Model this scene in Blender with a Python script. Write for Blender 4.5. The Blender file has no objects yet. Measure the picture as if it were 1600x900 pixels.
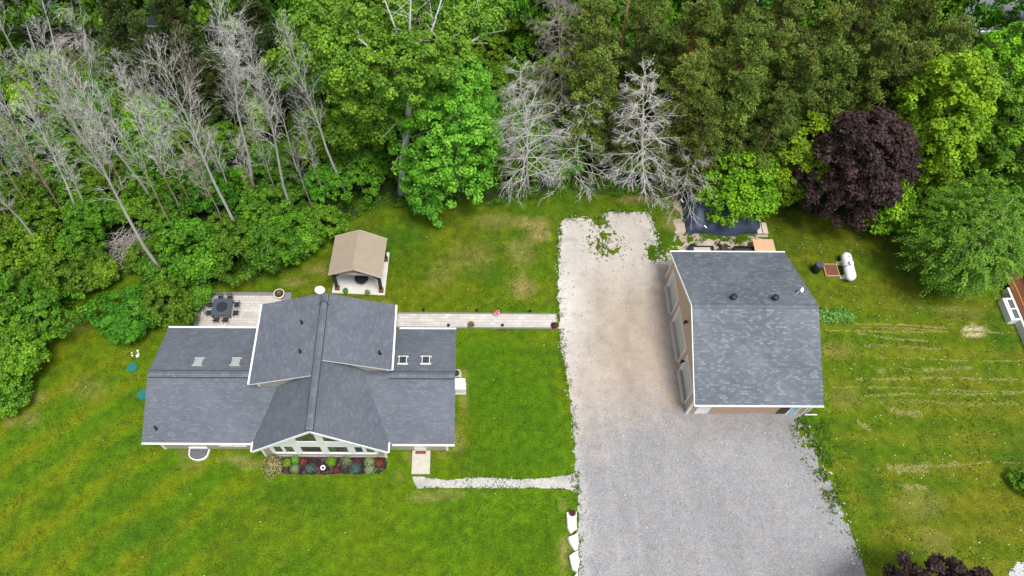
import bpy, math, random
import numpy as np
from mathutils import Vector, Matrix, Quaternion

C = bpy.context.scene
random.seed(7)
RNG = np.random.default_rng(11)
R = math.radians

# ------------------------------------------------------------ camera, world, sun, exposure
CAM_H = 60.0; FPX = 1160.3; TH = R(59.43); XP = 731.6; ROLL = R(0.33)
cam_d = bpy.data.cameras.new('camera'); cam = bpy.data.objects.new('camera', cam_d)
C.collection.objects.link(cam); C.camera = cam
cam_d.sensor_width = 36; cam_d.lens = FPX * 36 / 1600; cam_d.shift_x = (800 - XP) / 1600
cam_d.clip_start = 0.5; cam_d.clip_end = 2000
_f = Vector((0, math.cos(TH), -math.sin(TH))); _u0 = Vector((0, math.sin(TH), math.cos(TH))); _r0 = Vector((1, 0, 0))
_r = _r0 * math.cos(ROLL) + _u0 * math.sin(ROLL); _u = _u0 * math.cos(ROLL) - _r0 * math.sin(ROLL)
M3 = Matrix((_r, _u, -_f)).transposed()
cam.matrix_world = Matrix.Translation((0, 0, CAM_H)) @ M3.to_4x4()

SUN_EL = R(70); SUN_AZ = R(150)     # azimuth clockwise from +Y
world = bpy.data.worlds.new('World'); C.world = world; world.use_nodes = True
nt = world.node_tree; nt.nodes.clear()
sky = nt.nodes.new('ShaderNodeTexSky'); sky.sky_type = 'NISHITA'; sky.sun_disc = False
sky.sun_elevation = SUN_EL; sky.sun_rotation = SUN_AZ; sky.air_density = 1.0; sky.dust_density = 3.0; sky.ozone_density = 1.0
bg = nt.nodes.new('ShaderNodeBackground'); bg.inputs['Strength'].default_value = 0.125
wo = nt.nodes.new('ShaderNodeOutputWorld')
hs_ = nt.nodes.new('ShaderNodeHueSaturation'); hs_.inputs['Saturation'].default_value = .45     # pale veiled sky
nt.links.new(sky.outputs[0], hs_.inputs['Color']); nt.links.new(hs_.outputs[0], bg.inputs['Color']); nt.links.new(bg.outputs[0], wo.inputs['Surface'])
sd = bpy.data.lights.new('sun', 'SUN'); sd.energy = 2.2; sd.angle = R(20); sd.color = (1.0, 0.955, 0.88)
sun = bpy.data.objects.new('sun', sd); C.collection.objects.link(sun)
sdir = Vector((math.sin(SUN_AZ) * math.cos(SUN_EL), math.cos(SUN_AZ) * math.cos(SUN_EL), math.sin(SUN_EL)))
sun.rotation_euler = (-sdir).to_track_quat('-Z', 'Y').to_euler()
C.view_settings.view_transform = 'Standard'; C.view_settings.look = 'None'
C.view_settings.exposure = 0.70; C.view_settings.gamma = 1; C.view_settings.use_curve_mapping = False
C.render.engine = 'CYCLES'
C.cycles.max_bounces = 5; C.cycles.diffuse_bounces = 3; C.cycles.transmission_bounces = 3; C.cycles.glossy_bounces = 2

# ------------------------------------------------------------ pixel -> place
def ray(px, py):
    u = (px - XP) / FPX; v = (py - 450) / FPX
    c, s = math.cos(ROLL), math.sin(ROLL)
    u, v = u * c + v * s, -u * s + v * c
    return _r0 * u - _u0 * v + _f
def at(px, py, z=0.0):
    d = ray(px, py); k = (CAM_H - z) / -d.z
    return Vector((d.x * k, d.y * k, z))
def atY(px, py, Y):
    d = ray(px, py); k = Y / d.y
    return (d.x * k, CAM_H + d.z * k)
def atX(px, py, X):
    d = ray(px, py); k = X / d.x
    return (d.y * k, CAM_H + d.z * k)
def stand(base, top):
    """base pixel on the ground, top pixel of a standing trunk: base point, height, lean"""
    B = at(*base); best = None
    for i in range(8, 112):
        h = i * .25; T = at(top[0], top[1], h); e = math.hypot(T.x - B.x, T.y - B.y)
        if best is None or e < best[0]: best = (e, h, T)
    return B, best[1], (best[2].x - B.x, best[2].y - B.y)

# ------------------------------------------------------------ value noise
def vnoise(x, y, seed=0):
    xi = np.floor(x).astype(np.int64); yi = np.floor(y).astype(np.int64); fx = x - xi; fy = y - yi
    fx = fx * fx * (3 - 2 * fx); fy = fy * fy * (3 - 2 * fy)
    def h(a, b):
        n = (a * 374761393 + b * 668265263 + seed * 1274126177) & 0xffffffff
        n = ((n ^ (n >> 13)) * 1103515245 + 12345) & 0xffffffff
        n = ((n ^ (n >> 16)) * 2246822519) & 0xffffffff
        return ((n ^ (n >> 15)) & 0xffff) / 65535.0
    return (h(xi, yi) * (1 - fx) + h(xi + 1, yi) * fx) * (1 - fy) + (h(xi, yi + 1) * (1 - fx) + h(xi + 1, yi + 1) * fx) * fy
def fbm(x, y, scale, seed=0, octv=4):
    s = 0; a = 1; t = 0
    for o in range(octv):
        s = s + a * vnoise(x / scale * 2 ** o + 17.3 * o, y / scale * 2 ** o - 9.1 * o, seed + o); t += a; a *= .55
    return s / t
def inpoly(x, y, P):
    c = np.zeros(np.shape(x), bool); n = len(P)
    for i in range(n):
        x1, y1 = P[i][0], P[i][1]; x2, y2 = P[(i + 1) % n][0], P[(i + 1) % n][1]
        if y1 == y2: continue
        c ^= ((y1 > y) != (y2 > y)) & (x < (x2 - x1) * (y - y1) / (y2 - y1) + x1)
    return c
def sdpoly(x, y, P):
    """signed distance, positive inside"""
    d = np.full(np.shape(x), 1e9); n = len(P)
    for i in range(n):
        x1, y1 = P[i][0], P[i][1]; x2, y2 = P[(i + 1) % n][0], P[(i + 1) % n][1]
        ex, ey = x2 - x1, y2 - y1; t = np.clip(((x - x1) * ex + (y - y1) * ey) / (ex * ex + ey * ey + 1e-12), 0, 1)
        d = np.minimum(d, np.hypot(x - x1 - t * ex, y - y1 - t * ey))
    return np.where(inpoly(x, y, P), d, -d)
def gpoly(pts): return [tuple(at(*p)[:2]) for p in pts]

# ------------------------------------------------------------ objects
def tag(o, label=None, cat=None, group=None, kind=None):
    if label: o['label'] = label
    if cat: o['category'] = cat
    if group: o['group'] = group
    if kind: o['kind'] = kind
    return o
def empty(name, loc, label, cat, group=None, rz=0):
    o = bpy.data.objects.new(name, None); C.collection.objects.link(o)
    o.location = loc; o.rotation_euler = (0, 0, rz); o.empty_display_size = .2
    return tag(o, label, cat, group)
def copy_tree(o, parent=None):
    c = o.copy(); C.collection.objects.link(c)
    if parent: c.parent = parent
    for ch in o.children: copy_tree(ch, c)
    return c
class MB:
    def __init__(s): s.v = []; s.f = []; s.m = []; s.uv = {}; s.sm = []
    def face(s, idx, m=0, uv=None, smooth=False):
        if uv: s.uv[len(s.f)] = uv
        s.f.append(idx); s.m.append(m); s.sm.append(smooth)
    def poly(s, pts, m=0, uv=None):
        n = len(s.v); s.v += [tuple(p) for p in pts]; s.face(list(range(n, n + len(pts))), m, uv)
    def box(s, x0, x1, y0, y1, z0, z1, m=0):
        n = len(s.v)
        s.v += [(x0, y0, z0), (x1, y0, z0), (x1, y1, z0), (x0, y1, z0), (x0, y0, z1), (x1, y0, z1), (x1, y1, z1), (x0, y1, z1)]
        for q in ((3, 2, 1, 0), (4, 5, 6, 7), (0, 1, 5, 4), (1, 2, 6, 5), (2, 3, 7, 6), (3, 0, 4, 7)): s.face([n + i for i in q], m)
        return s
    def obox(s, cx, cy, a, lx, ly, z0, z1, m=0):
        c, n_ = math.cos(a), math.sin(a); n = len(s.v)
        for z in (z0, z1):
            for (i, j) in ((-1, -1), (1, -1), (1, 1), (-1, 1)):
                dx, dy = i * lx / 2, j * ly / 2; s.v.append((cx + dx * c - dy * n_, cy + dx * n_ + dy * c, z))
        for q in ((3, 2, 1, 0), (4, 5, 6, 7), (0, 1, 5, 4), (1, 2, 6, 5), (2, 3, 7, 6), (3, 0, 4, 7)): s.face([n + i for i in q], m)
        return s
    def bar(s, a, b, w, h, m=0, up=(0, 0, 1)):
        a = Vector(a); b = Vector(b); d = (b - a).normalized(); u = Vector(up)
        if abs(d.dot(u)) > .98: u = Vector((0, 1, 0))
        r = d.cross(u).normalized(); u = r.cross(d); n = len(s.v)
        for p in (a, b):
            for i, j in ((-1, -1), (1, -1), (1, 1), (-1, 1)): s.v.append(tuple(p + r * (i * w / 2) + u * (j * h / 2)))
        for q in ((0, 1, 2, 3), (7, 6, 5, 4), (4, 5, 1, 0), (5, 6, 2, 1), (6, 7, 3, 2), (7, 4, 0, 3)): s.face([n + i for i in q], m)
        return s
    def prism(s, pts, off, m=0, mside=None, uv=None):
        """pts a planar polygon, off the extrusion vector (away from the shown side)"""
        k = len(pts); n = len(s.v); o = Vector(off); ms = m if mside is None else mside
        s.v += [tuple(p) for p in pts] + [tuple(Vector(p) + o) for p in pts]
        s.face(list(range(n, n + k)), m, uv); s.face([n + k + i for i in reversed(range(k))], ms)
        for i in range(k):
            j = (i + 1) % k; s.face([n + i, n + k + i, n + k + j, n + j], ms)
        return s
    def tube(s, pts, rad, n=8, m=0, cap=True, smooth=True):
        P = [Vector(p) for p in pts]; rr = rad if isinstance(rad, (list, tuple)) else [rad] * len(P); b = len(s.v)
        ref = None
        for i, p in enumerate(P):
            d = (P[min(i + 1, len(P) - 1)] - P[max(i - 1, 0)]).normalized()
            if ref is None: ref = Vector((1, 0, 0)) if abs(d.x) < .9 else Vector((0, 1, 0))
            a = (ref - d * ref.dot(d)).normalized(); ref = a; c = d.cross(a)
            for k in range(n):
                t = 2 * math.pi * k / n; s.v.append(tuple(p + (a * math.cos(t) + c * math.sin(t)) * rr[i]))
        for i in range(len(P) - 1):
            for k in range(n):
                k2 = (k + 1) % n; s.face([b + i * n + k, b + i * n + k2, b + (i + 1) * n + k2, b + (i + 1) * n + k], m, smooth=smooth)
        if cap:
            s.face([b + k for k in reversed(range(n))], m); e = b + (len(P) - 1) * n; s.face([e + k for k in range(n)], m)
        return s
    def build(s, name, mats, parent=None, loc=None):
        me = bpy.data.meshes.new(name); me.from_pydata(s.v, [], s.f)
        mats = mats if isinstance(mats, (list, tuple)) else [mats]
        for m in mats: me.materials.append(m)
        me.polygons.foreach_set('material_index', s.m); me.polygons.foreach_set('use_smooth', s.sm)
        if s.uv:
            uvl = me.uv_layers.new(name='UVMap')
            for fi, uv in s.uv.items():
                for li, c in zip(me.polygons[fi].loop_indices, uv): uvl.data[li].uv = c
        me.update()
        o = bpy.data.objects.new(name, me); C.collection.objects.link(o)
        if parent:
            o.parent = parent; o.matrix_parent_inverse = Matrix()
            o.location = loc if loc is not None else Vector((0, 0, 0))
        elif loc is not None: o.location = loc
        return o
def shift(mb, v):
    mb.v = [(p[0] - v[0], p[1] - v[1], p[2] - v[2]) for p in mb.v]; return mb

# ------------------------------------------------------------ materials
def mat(name, col, rough=.7, noise=0, nscale=5, bump=0, metal=0, spec=.3, col2=None, coat=0):
    m = bpy.data.materials.new(name); m.use_nodes = True; t = m.node_tree; p = t.nodes['Principled BSDF']
    p.inputs['Base Color'].default_value = (*col, 1); p.inputs['Roughness'].default_value = rough
    p.inputs['Metallic'].default_value = metal; p.inputs['Specular IOR Level'].default_value = spec
    if noise or col2:
        tc = t.nodes.new('ShaderNodeTexCoord'); n = t.nodes.new('ShaderNodeTexNoise'); n.inputs['Scale'].default_value = nscale
        n.inputs['Detail'].default_value = 6; n.inputs['Roughness'].default_value = .65
        mx = t.nodes.new('ShaderNodeMix'); mx.data_type = 'RGBA'
        cr = t.nodes.new('ShaderNodeMapRange'); cr.inputs[1].default_value = .3; cr.inputs[2].default_value = .7
        a = col; b = col2 or tuple(c * (1 - noise) for c in col)
        mx.inputs[6].default_value = (*b, 1); mx.inputs[7].default_value = (*a, 1)
        t.links.new(tc.outputs['Object'], n.inputs['Vector']); t.links.new(n.outputs[0], cr.inputs[0])
        t.links.new(cr.outputs[0], mx.inputs[0]); t.links.new(mx.outputs[2], p.inputs['Base Color'])
        if bump:
            bp = t.nodes.new('ShaderNodeBump'); bp.inputs['Strength'].default_value = bump; bp.inputs['Distance'].default_value = .05
            t.links.new(n.outputs[0], bp.inputs['Height']); t.links.new(bp.outputs[0], p.inputs['Normal'])
    return m
def N(t, typ, **kw):
    n = t.nodes.new(typ)
    for k, v in kw.items(): setattr(n, k, v)
    return n
def mathn(t, op, a, b=None, clamp=False):
    n = N(t, 'ShaderNodeMath', operation=op, use_clamp=clamp)
    for i, x in enumerate((a, b)):
        if x is None: continue
        if isinstance(x, (int, float)): n.inputs[i].default_value = x
        else: t.links.new(x, n.inputs[i])
    return n.outputs[0]
def mixc(t, fac, a, b, mode='MIX'):
    n = N(t, 'ShaderNodeMix', data_type='RGBA', blend_type=mode)
    for i, x in ((0, fac), (6, a), (7, b)):
        if isinstance(x, (int, float)): n.inputs[i].default_value = x
        elif isinstance(x, tuple): n.inputs[i].default_value = (*x, 1)
        else: t.links.new(x, n.inputs[i])
    return n.outputs[2]
def noise(t, vec, scale, detail=4, rough=.6):
    n = N(t, 'ShaderNodeTexNoise'); n.inputs['Scale'].default_value = scale; n.inputs['Detail'].default_value = detail
    n.inputs['Roughness'].default_value = rough; t.links.new(vec, n.inputs['Vector']); return n.outputs[0]
def rng(t, x, a, b, c=0, d=1):
    n = N(t, 'ShaderNodeMapRange'); t.links.new(x, n.inputs[0])
    for i, q in zip((1, 2, 3, 4), (a, b, c, d)): n.inputs[i].default_value = q
    return n.outputs[0]

def shingle_mat(name, dark, mid, light, contrast=.7):
    m = bpy.data.materials.new(name); m.use_nodes = True; t = m.node_tree; p = t.nodes['Principled BSDF']
    uv = N(t, 'ShaderNodeUVMap').outputs[0]
    br = N(t, 'ShaderNodeTexBrick'); t.links.new(uv, br.inputs['Vector'])
    br.inputs['Scale'].default_value = 1; br.inputs['Brick Width'].default_value = .34; br.inputs['Row Height'].default_value = .17
    br.inputs['Mortar Size'].default_value = .014; br.inputs['Mortar Smooth'].default_value = .3; br.inputs['Bias'].default_value = -.1
    br.inputs['Color1'].default_value = (0, 0, 0, 1); br.inputs['Color2'].default_value = (1, 1, 1, 1); br.inputs['Mortar'].default_value = (.0, .0, .0, 1)
    br.offset_frequency = 2; br.offset = .37
    f = rng(t, br.outputs['Color'], 0, 1, 0, 1)
    n1 = noise(t, uv, 1.1, 5); n2 = noise(t, uv, .22, 3)
    k = mathn(t, 'MULTIPLY', mathn(t, 'POWER', f, 2.2), contrast)
    c = mixc(t, k, mid, light)
    c = mixc(t, mathn(t, 'MULTIPLY', br.outputs['Fac'], .75), c, dark)
    c = mixc(t, rng(t, n1, .35, .7, 0, .38), c, dark)
    c = mixc(t, rng(t, n2, .4, .65, 0, .22), c, light)
    gr = noise(t, uv, 45, 2, .7); c = mixc(t, rng(t, gr, .3, .7, 0, .5), c, dark)
    t.links.new(c, p.inputs['Base Color']); p.inputs['Roughness'].default_value = .8; p.inputs['Specular IOR Level'].default_value = .35
    bp = N(t, 'ShaderNodeBump'); bp.inputs['Strength'].default_value = .5; bp.inputs['Distance'].default_value = .02
    t.links.new(mathn(t, 'SUBTRACT', f, mathn(t, 'MULTIPLY', br.outputs['Fac'], 1.5)), bp.inputs['Height']); t.links.new(bp.outputs[0], p.inputs['Normal'])
    return m
def paver_mat(name, c1, c2, mort, bw=.9, rh=.3):
    m = bpy.data.materials.new(name); m.use_nodes = True; t = m.node_tree; p = t.nodes['Principled BSDF']
    uv = N(t, 'ShaderNodeTexCoord').outputs['Object']
    br = N(t, 'ShaderNodeTexBrick'); t.links.new(uv, br.inputs['Vector'])
    br.inputs['Scale'].default_value = 1; br.inputs['Brick Width'].default_value = bw; br.inputs['Row Height'].default_value = rh
    br.inputs['Mortar Size'].default_value = .012; br.offset = .41; br.squash = .7; br.squash_frequency = 3
    br.inputs['Color1'].default_value = (*c1, 1); br.inputs['Color2'].default_value = (*c2, 1); br.inputs['Mortar'].default_value = (*mort, 1)
    c = mixc(t, rng(t, noise(t, uv, .9, 4), .35, .7, 0, .5), br.outputs['Color'], tuple(x * .68 for x in c2))
    c = mixc(t, rng(t, noise(t, uv, 14, 4), .4, .7, 0, .25), c, tuple(x * .5 for x in c2))
    t.links.new(c, p.inputs['Base Color']); p.inputs['Roughness'].default_value = .85
    return m
def siding_mat(name, col, axis='Z'):
    m = mat(name, col, .6); t = m.node_tree; p = t.nodes['Principled BSDF']
    tc = N(t, 'ShaderNodeTexCoord'); sp = N(t, 'ShaderNodeSeparateXYZ'); t.links.new(tc.outputs['Object'], sp.inputs[0])
    fr = mathn(t, 'FRACT', mathn(t, 'MULTIPLY', sp.outputs['Z'], 1 / .16))
    c = mixc(t, mathn(t, 'GREATER_THAN', fr, .88), col, tuple(x * .55 for x in col))
    c = mixc(t, rng(t, noise(t, tc.outputs['Object'], 2, 4), .4, .75, 0, .2), c, tuple(x * .7 for x in col))
    t.links.new(c, p.inputs['Base Color'])
    bp = N(t, 'ShaderNodeBump'); bp.inputs['Distance'].default_value = .03; t.links.new(fr, bp.inputs['Height']); t.links.new(bp.outputs[0], p.inputs['Normal'])
    return m
def leaf_mat(name, dark, light, trans=.18, rough=.55, spec=.22, hue=.5):
    m = bpy.data.materials.new(name); m.use_nodes = True; t = m.node_tree; p = t.nodes['Principled BSDF']; out = t.nodes['Material Output']
    a = N(t, 'ShaderNodeAttribute', attribute_name='tone'); oi = N(t, 'ShaderNodeObjectInfo')
    c = mixc(t, a.outputs['Fac'], dark, light)
    r = oi.outputs['Random']
    hs = N(t, 'ShaderNodeHueSaturation'); t.links.new(c, hs.inputs['Color'])
    t.links.new(rng(t, r, 0, 1, .5 - .02 * hue * 2, .5 + .016 * hue * 2), hs.inputs['Hue'])
    t.links.new(rng(t, mathn(t, 'FRACT', mathn(t, 'MULTIPLY', r, 7.31)), 0, 1, .72, 1.2), hs.inputs['Value'])
    t.links.new(hs.outputs[0], p.inputs['Base Color']); p.inputs['Roughness'].default_value = rough; p.inputs['Specular IOR Level'].default_value = spec
    tr = N(t, 'ShaderNodeBsdfTranslucent'); t.links.new(hs.outputs[0], tr.inputs['Color'])
    mx = N(t, 'ShaderNodeMixShader'); mx.inputs[0].default_value = trans
    t.links.new(p.outputs[0], mx.inputs[1]); t.links.new(tr.outputs[0], mx.inputs[2]); t.links.new(mx.outputs[0], out.inputs['Surface'])
    return m
def bark_mat(name, c1, c2, scale=3):
    m = mat(name, c1, .85, noise=.3, nscale=scale, bump=.4, col2=c2)
    t = m.node_tree
    mp = N(t, 'ShaderNodeMapping'); mp.inputs['Scale'].default_value = (1, 1, .25)
    n = [x for x in t.nodes if x.type == 'TEX_NOISE'][0]; tc = [x for x in t.nodes if x.type == 'TEX_COORD'][0]
    t.links.new(tc.outputs['Object'], mp.inputs[0]); t.links.new(mp.outputs[0], n.inputs['Vector'])
    p = t.nodes['Principled BSDF']; src = p.inputs['Base Color'].links[0].from_socket; hv = N(t, 'ShaderNodeHueSaturation'); oi = N(t, 'ShaderNodeObjectInfo')
    t.links.new(src, hv.inputs['Color']); t.links.new(rng(t, oi.outputs['Random'], 0, 1, .72, 1.2), hv.inputs['Value']); t.links.new(rng(t, mathn(t, 'FRACT', mathn(t, 'MULTIPLY', oi.outputs['Random'], 5.7)), 0, 1, .5, 1.3), hv.inputs['Saturation']); t.links.new(hv.outputs[0], p.inputs['Base Color'])
    return m
def ground_mat(name, fine=9, amt=.5, bump=.5, speck=None, grain=None):
    """albedo from the 'Col' attribute (soil and grass kind), broken up by blade-scale noise"""
    m = bpy.data.materials.new(name); m.use_nodes = True; t = m.node_tree; p = t.nodes['Principled BSDF']
    tc = N(t, 'ShaderNodeTexCoord').outputs['Object']; a = N(t, 'ShaderNodeAttribute', attribute_name='Col')
    n1 = noise(t, tc, fine, 5, .75); n2 = noise(t, tc, 1.3, 4, .65)
    k = mathn(t, 'MULTIPLY', rng(t, n1, .25, .75, 1 - amt, 1 + amt), rng(t, n2, .3, .7, 1 - amt * .4, 1 + amt * .4))
    vm = N(t, 'ShaderNodeVectorMath', operation='SCALE'); t.links.new(a.outputs['Color'], vm.inputs[0]); t.links.new(k, vm.inputs['Scale'])
    c = vm.outputs[0]
    if speck:
        vo = N(t, 'ShaderNodeTexVoronoi'); vo.inputs['Scale'].default_value = 2.2; t.links.new(tc, vo.inputs['Vector'])
        hit = mathn(t, 'LESS_THAN', vo.outputs['Distance'], .085)
        al = mathn(t, 'MULTIPLY', hit, mathn(t, 'LESS_THAN', N(t, 'ShaderNodeSeparateColor').outputs[0], 2))
        sc = N(t, 'ShaderNodeSeparateColor'); t.links.new(vo.outputs['Color'], sc.inputs[0])
        al = mathn(t, 'MULTIPLY', hit, mathn(t, 'LESS_THAN', sc.outputs[0], mathn(t, 'MULTIPLY', a.outputs['Alpha'], 1.0)))
        c = mixc(t, al, c, speck)
    if grain:
        vo = N(t, 'ShaderNodeTexVoronoi'); vo.inputs['Scale'].default_value = 19; t.links.new(tc, vo.inputs['Vector'])
        sc = N(t, 'ShaderNodeSeparateColor'); t.links.new(vo.outputs['Color'], sc.inputs[0])
        g = rng(t, sc.outputs[0], 0, 1, 1 - grain, 1 + grain)
        vm2 = N(t, 'ShaderNodeVectorMath', operation='SCALE'); t.links.new(c, vm2.inputs[0]); t.links.new(g, vm2.inputs['Scale']); 
        # only the loose gravel (alpha) shows single stones
        c = mixc(t, a.outputs['Alpha'], c, vm2.outputs[0])
    t.links.new(c, p.inputs['Base Color']); p.inputs['Roughness'].default_value = .9; p.inputs['Specular IOR Level'].default_value = .15
    bp = N(t, 'ShaderNodeBump'); bp.inputs['Strength'].default_value = bump; bp.inputs['Distance'].default_value = .08
    t.links.new(n1, bp.inputs['Height']); t.links.new(bp.outputs[0], p.inputs['Normal'])
    return m

M = dict(
    shingle=shingle_mat('house_shingle', (.060, .070, .090), (.115, .132, .160), (.23, .255, .295), .65),
    shingle2=shingle_mat('garage_shingle', (.058, .070, .088), (.108, .128, .152), (.30, .33, .365), .9),
    white=mat('white_trim', (.80, .80, .79), .45, noise=.06, nscale=3),
    beige=siding_mat('beige_siding', (.55, .49, .39)),
    tan=siding_mat('tan_siding', (.60, .44, .31)),
    concrete=mat('concrete', (.50, .47, .41), .85, noise=.22, nscale=4),
    glass=mat('window_glass', (.20, .24, .24), .04, spec=1.0, metal=.75),
    skyglass=mat('skylight_glass', (.45, .50, .52), .08, spec=1.0, metal=.4),
    black=mat('black_plastic', (.015, .015, .017), .4),
    blackmetal=mat('black_painted_metal', (.03, .033, .04), .4, noise=.3, nscale=20),
    tabletop=mat('slate_grey_metal', (.07, .09, .115), .35, noise=.3, nscale=12),
    capdark=mat('ridge_vent_edge', (.03, .035, .045), .8),
    tanroof=mat('tan_metal_roof', (.33, .275, .21), .5, noise=.12, nscale=1.2),
    tantrim=mat('tan_fascia', (.50, .44, .36), .5),
    woodpost=mat('dark_brown_post', (.06, .045, .038), .6, noise=.3, nscale=6),
    brickpost=mat('reddish_brick_base', (.25, .11, .08), .8, noise=.4, nscale=14),
    concrete2=mat('pale_concrete', (.62, .61, .58), .8, noise=.18, nscale=1.3),
    greenlid=mat('green_plastic_lid', (.02, .16, .13), .5, noise=.25, nscale=8),
    tank=mat('white_tank_paint', (.78, .80, .82), .35, noise=.06, nscale=4),
    planterwood=mat('planter_wood', (.50, .30, .15), .7, noise=.3, nscale=9),
    soil=mat('bark_soil', (.22, .09, .045), .95, nscale=9, col2=(.09, .04, .025), bump=.8),
    mulch=mat('dark_mulch', (.075, .04, .045), .95, nscale=10, col2=(.022, .014, .016), bump=1),
    rock=mat('white_limestone', (.78, .77, .74), .8, noise=.14, nscale=3, bump=.5),
    looserock=mat('loose_rock', (.55, .53, .50), .85, nscale=1.5, col2=(.16, .15, .15)),
    tarp=mat('navy_tarpaulin', (.03, .05, .10), .55, noise=.35, nscale=1.6, bump=.8, spec=.6),
    rubber=mat('rubber', (.012, .012, .012), .7),
    plywood=mat('tan_plywood', (.56, .36, .22), .7, noise=.12, nscale=2),
    greysheet=mat('grey_board', (.45, .43, .40), .6, noise=.15, nscale=5),
    trailer=mat('dark_trailer_steel', (.03, .035, .03), .5, noise=.3, nscale=8),
    brownwood=mat('red_brown_deck', (.16, .055, .03), .6, noise=.4, nscale=7),
    mat_brown=mat('brown_doormat', (.20, .07, .03), .9, noise=.4, nscale=18),
    terracotta=mat('pot_white_glaze', (.72, .71, .66), .5, noise=.15, nscale=9),
    redflower=mat('red_petals', (.55, .02, .04), .6), whiteflower=mat('white_petals', (.8, .76, .76), .6),
    asphalt=mat('asphalt', (.19, .20, .22), .9, noise=.3, nscale=6),
    roadline=mat('white_road_paint', (.8, .8, .8), .6, noise=.15, nscale=8),
    offwhite=mat('cream_cover', (.80, .78, .70), .6, noise=.05, nscale=5),
    greypaver=mat('grey_border_paver', (.21, .20, .215), .85, noise=.2, nscale=5),
    well=mat('galvanised_steel', (.45, .48, .52), .4, metal=.6, noise=.1, nscale=5),
    pebble=mat('well_gravel', (.20, .20, .22), .9, nscale=22, col2=(.06, .06, .07), bump=1),
    screen=mat('door_grey_panel', (.64, .62, .55), .5, noise=.08, nscale=3),
    blueglass=mat('pale_blue_glass', (.30, .50, .62), .1, spec=.8),
    rope=mat('yellow_edging', (.6, .36, .03), .6),
)
M['paver'] = paver_mat('light_stone_paver', (.58, .56, .53), (.46, .43, .39), (.22, .21, .2))
# foliage
M['maple'] = leaf_mat('leaf_bright_green', (0.035, 0.13, 0.004), (0.28, 0.52, 0.015))
M['maple2'] = leaf_mat('leaf_mid_green', (0.02, 0.09, 0.005), (0.15, 0.36, 0.015))
M['under'] = leaf_mat('leaf_undergrowth', (0.014, 0.065, 0.004), (0.17, 0.345, 0.016))
M['poplar'] = leaf_mat('leaf_poplar', (0.02, 0.12, 0.008), (0.21, 0.48, 0.03))
M['pine'] = leaf_mat('needle_olive', (0.022, 0.052, 0.006), (0.24, 0.33, 0.05), .15, hue=.35)
M['pine_dark'] = leaf_mat('needle_dark', (0.012, 0.034, 0.006), (0.08, 0.13, 0.025), .1, hue=.35)
M['purple'] = leaf_mat('leaf_purple', (0.009, 0.006, 0.008), (0.08, 0.042, 0.04), .08, hue=.2)
M['walnut'] = leaf_mat('leaf_walnut', (0.02, 0.11, 0.005), (0.17, 0.4, 0.03))
M['hosta'] = leaf_mat('leaf_hosta', (0.04, 0.16, 0.02), (0.16, 0.42, 0.06))
M['sage'] = leaf_mat('leaf_sage', (.12, .18, .07), (.30, .38, .18)); M['bluegreen'] = leaf_mat('leaf_blue_spruce', (.04, .11, .085), (.12, .24, .19))
M['lime'] = leaf_mat('leaf_lime', (0.1, 0.24, 0.005), (0.28, 0.52, 0.02)); M['redleaf'] = leaf_mat('leaf_barberry', (.08, .018, .015), (.26, .065, .045))
M['olivebush'] = leaf_mat('leaf_variegated', (.07, .075, .015), (.40, .36, .16))
M['straw'] = leaf_mat('dry_straw', (.19, .21, .04), (.36, .36, .12), .1)
M['grassblade'] = leaf_mat('grass_blade', (.035, .12, .004), (.12, .25, .012))
M['bark_dead'] = bark_mat('silver_dead_bark', (.56, .55, .53), (.34, .32, .30), 1.2)
M['bark_silver'] = mat('silver_white_bark', (.58, .57, .55), .85, nscale=2, col2=(.40, .37, .345))
M['bark_dead2'] = bark_mat('brown_dead_bark', (.44, .36, .32), (.20, .15, .13), 1.2)
M['bark_tan'] = bark_mat('peeled_tan_bark', (.50, .36, .22), (.20, .15, .11), 1.0)
M['bark_pine'] = bark_mat('orange_pine_bark', (.28, .14, .07), (.13, .075, .045), 1.5)
M['bark_grey'] = bark_mat('grey_bark', (.34, .33, .29), (.15, .14, .12), 2)

# ------------------------------------------------------------ the ground
LAWN_EDGE = gpoly([(-260, 900), (-120, 700), (-20, 655), (22, 610), (48, 575), (85, 520), (120, 468), (165, 435), (240, 415), (330, 445), (440, 425), (495, 392), (520, 350), (600, 322), (700, 318), (780, 318), (880, 300), (960, 306), (1060, 296), (1200, 320), (1330, 350), (1420, 380), (1500, 400), (1620, 420), (1800, 430)])
FOREST = LAWN_EDGE + [(140, 40), (140, 69.5), (-140, 69.5), (-140, 10)]
xs = np.concatenate([np.linspace(-400, -62, 14), np.arange(-60, 74, .35), np.linspace(76, 400, 14)])
ys = np.concatenate([np.linspace(-200, -2, 14), np.arange(0, 90, .35), np.linspace(92, 600, 18)])
GX, GY = np.meshgrid(xs, ys); gx = GX.ravel(); gy = GY.ravel()
def lerp(a, b, t): return a * (1 - t[:, None]) + np.array(b)[None, :] * t[:, None]
def blob(px, py, rx, ry, rot=0, soft=.35, seed=3):
    c = at(px, py); ca, sa = math.cos(rot), math.sin(rot); dx = gx - c.x; dy = gy - c.y
    u = (dx * ca + dy * sa) / rx; v = (-dx * sa + dy * ca) / ry
    d = np.sqrt(u * u + v * v) + (fbm(gx, gy, 1.6, seed, 3) - .5) * 1.1
    return np.clip((1.1 - d) / soft, 0, 1)
green = np.array([.070, .142, .0016])
col = np.tile(green, (len(gx), 1))
n_a = fbm(gx, gy, 7, 5); n_b = fbm(gx, gy, 2.2, 9); n_c = fbm(gx, gy, .9, 21, 2)
col = lerp(col, (.105, .135, .002), np.clip((n_a - .42) * 3.0, 0, 1) * .75)
col = lerp(col, (.026, .075, .001), np.clip((.50 - n_b) * 4, 0, 1) * .45)
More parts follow.
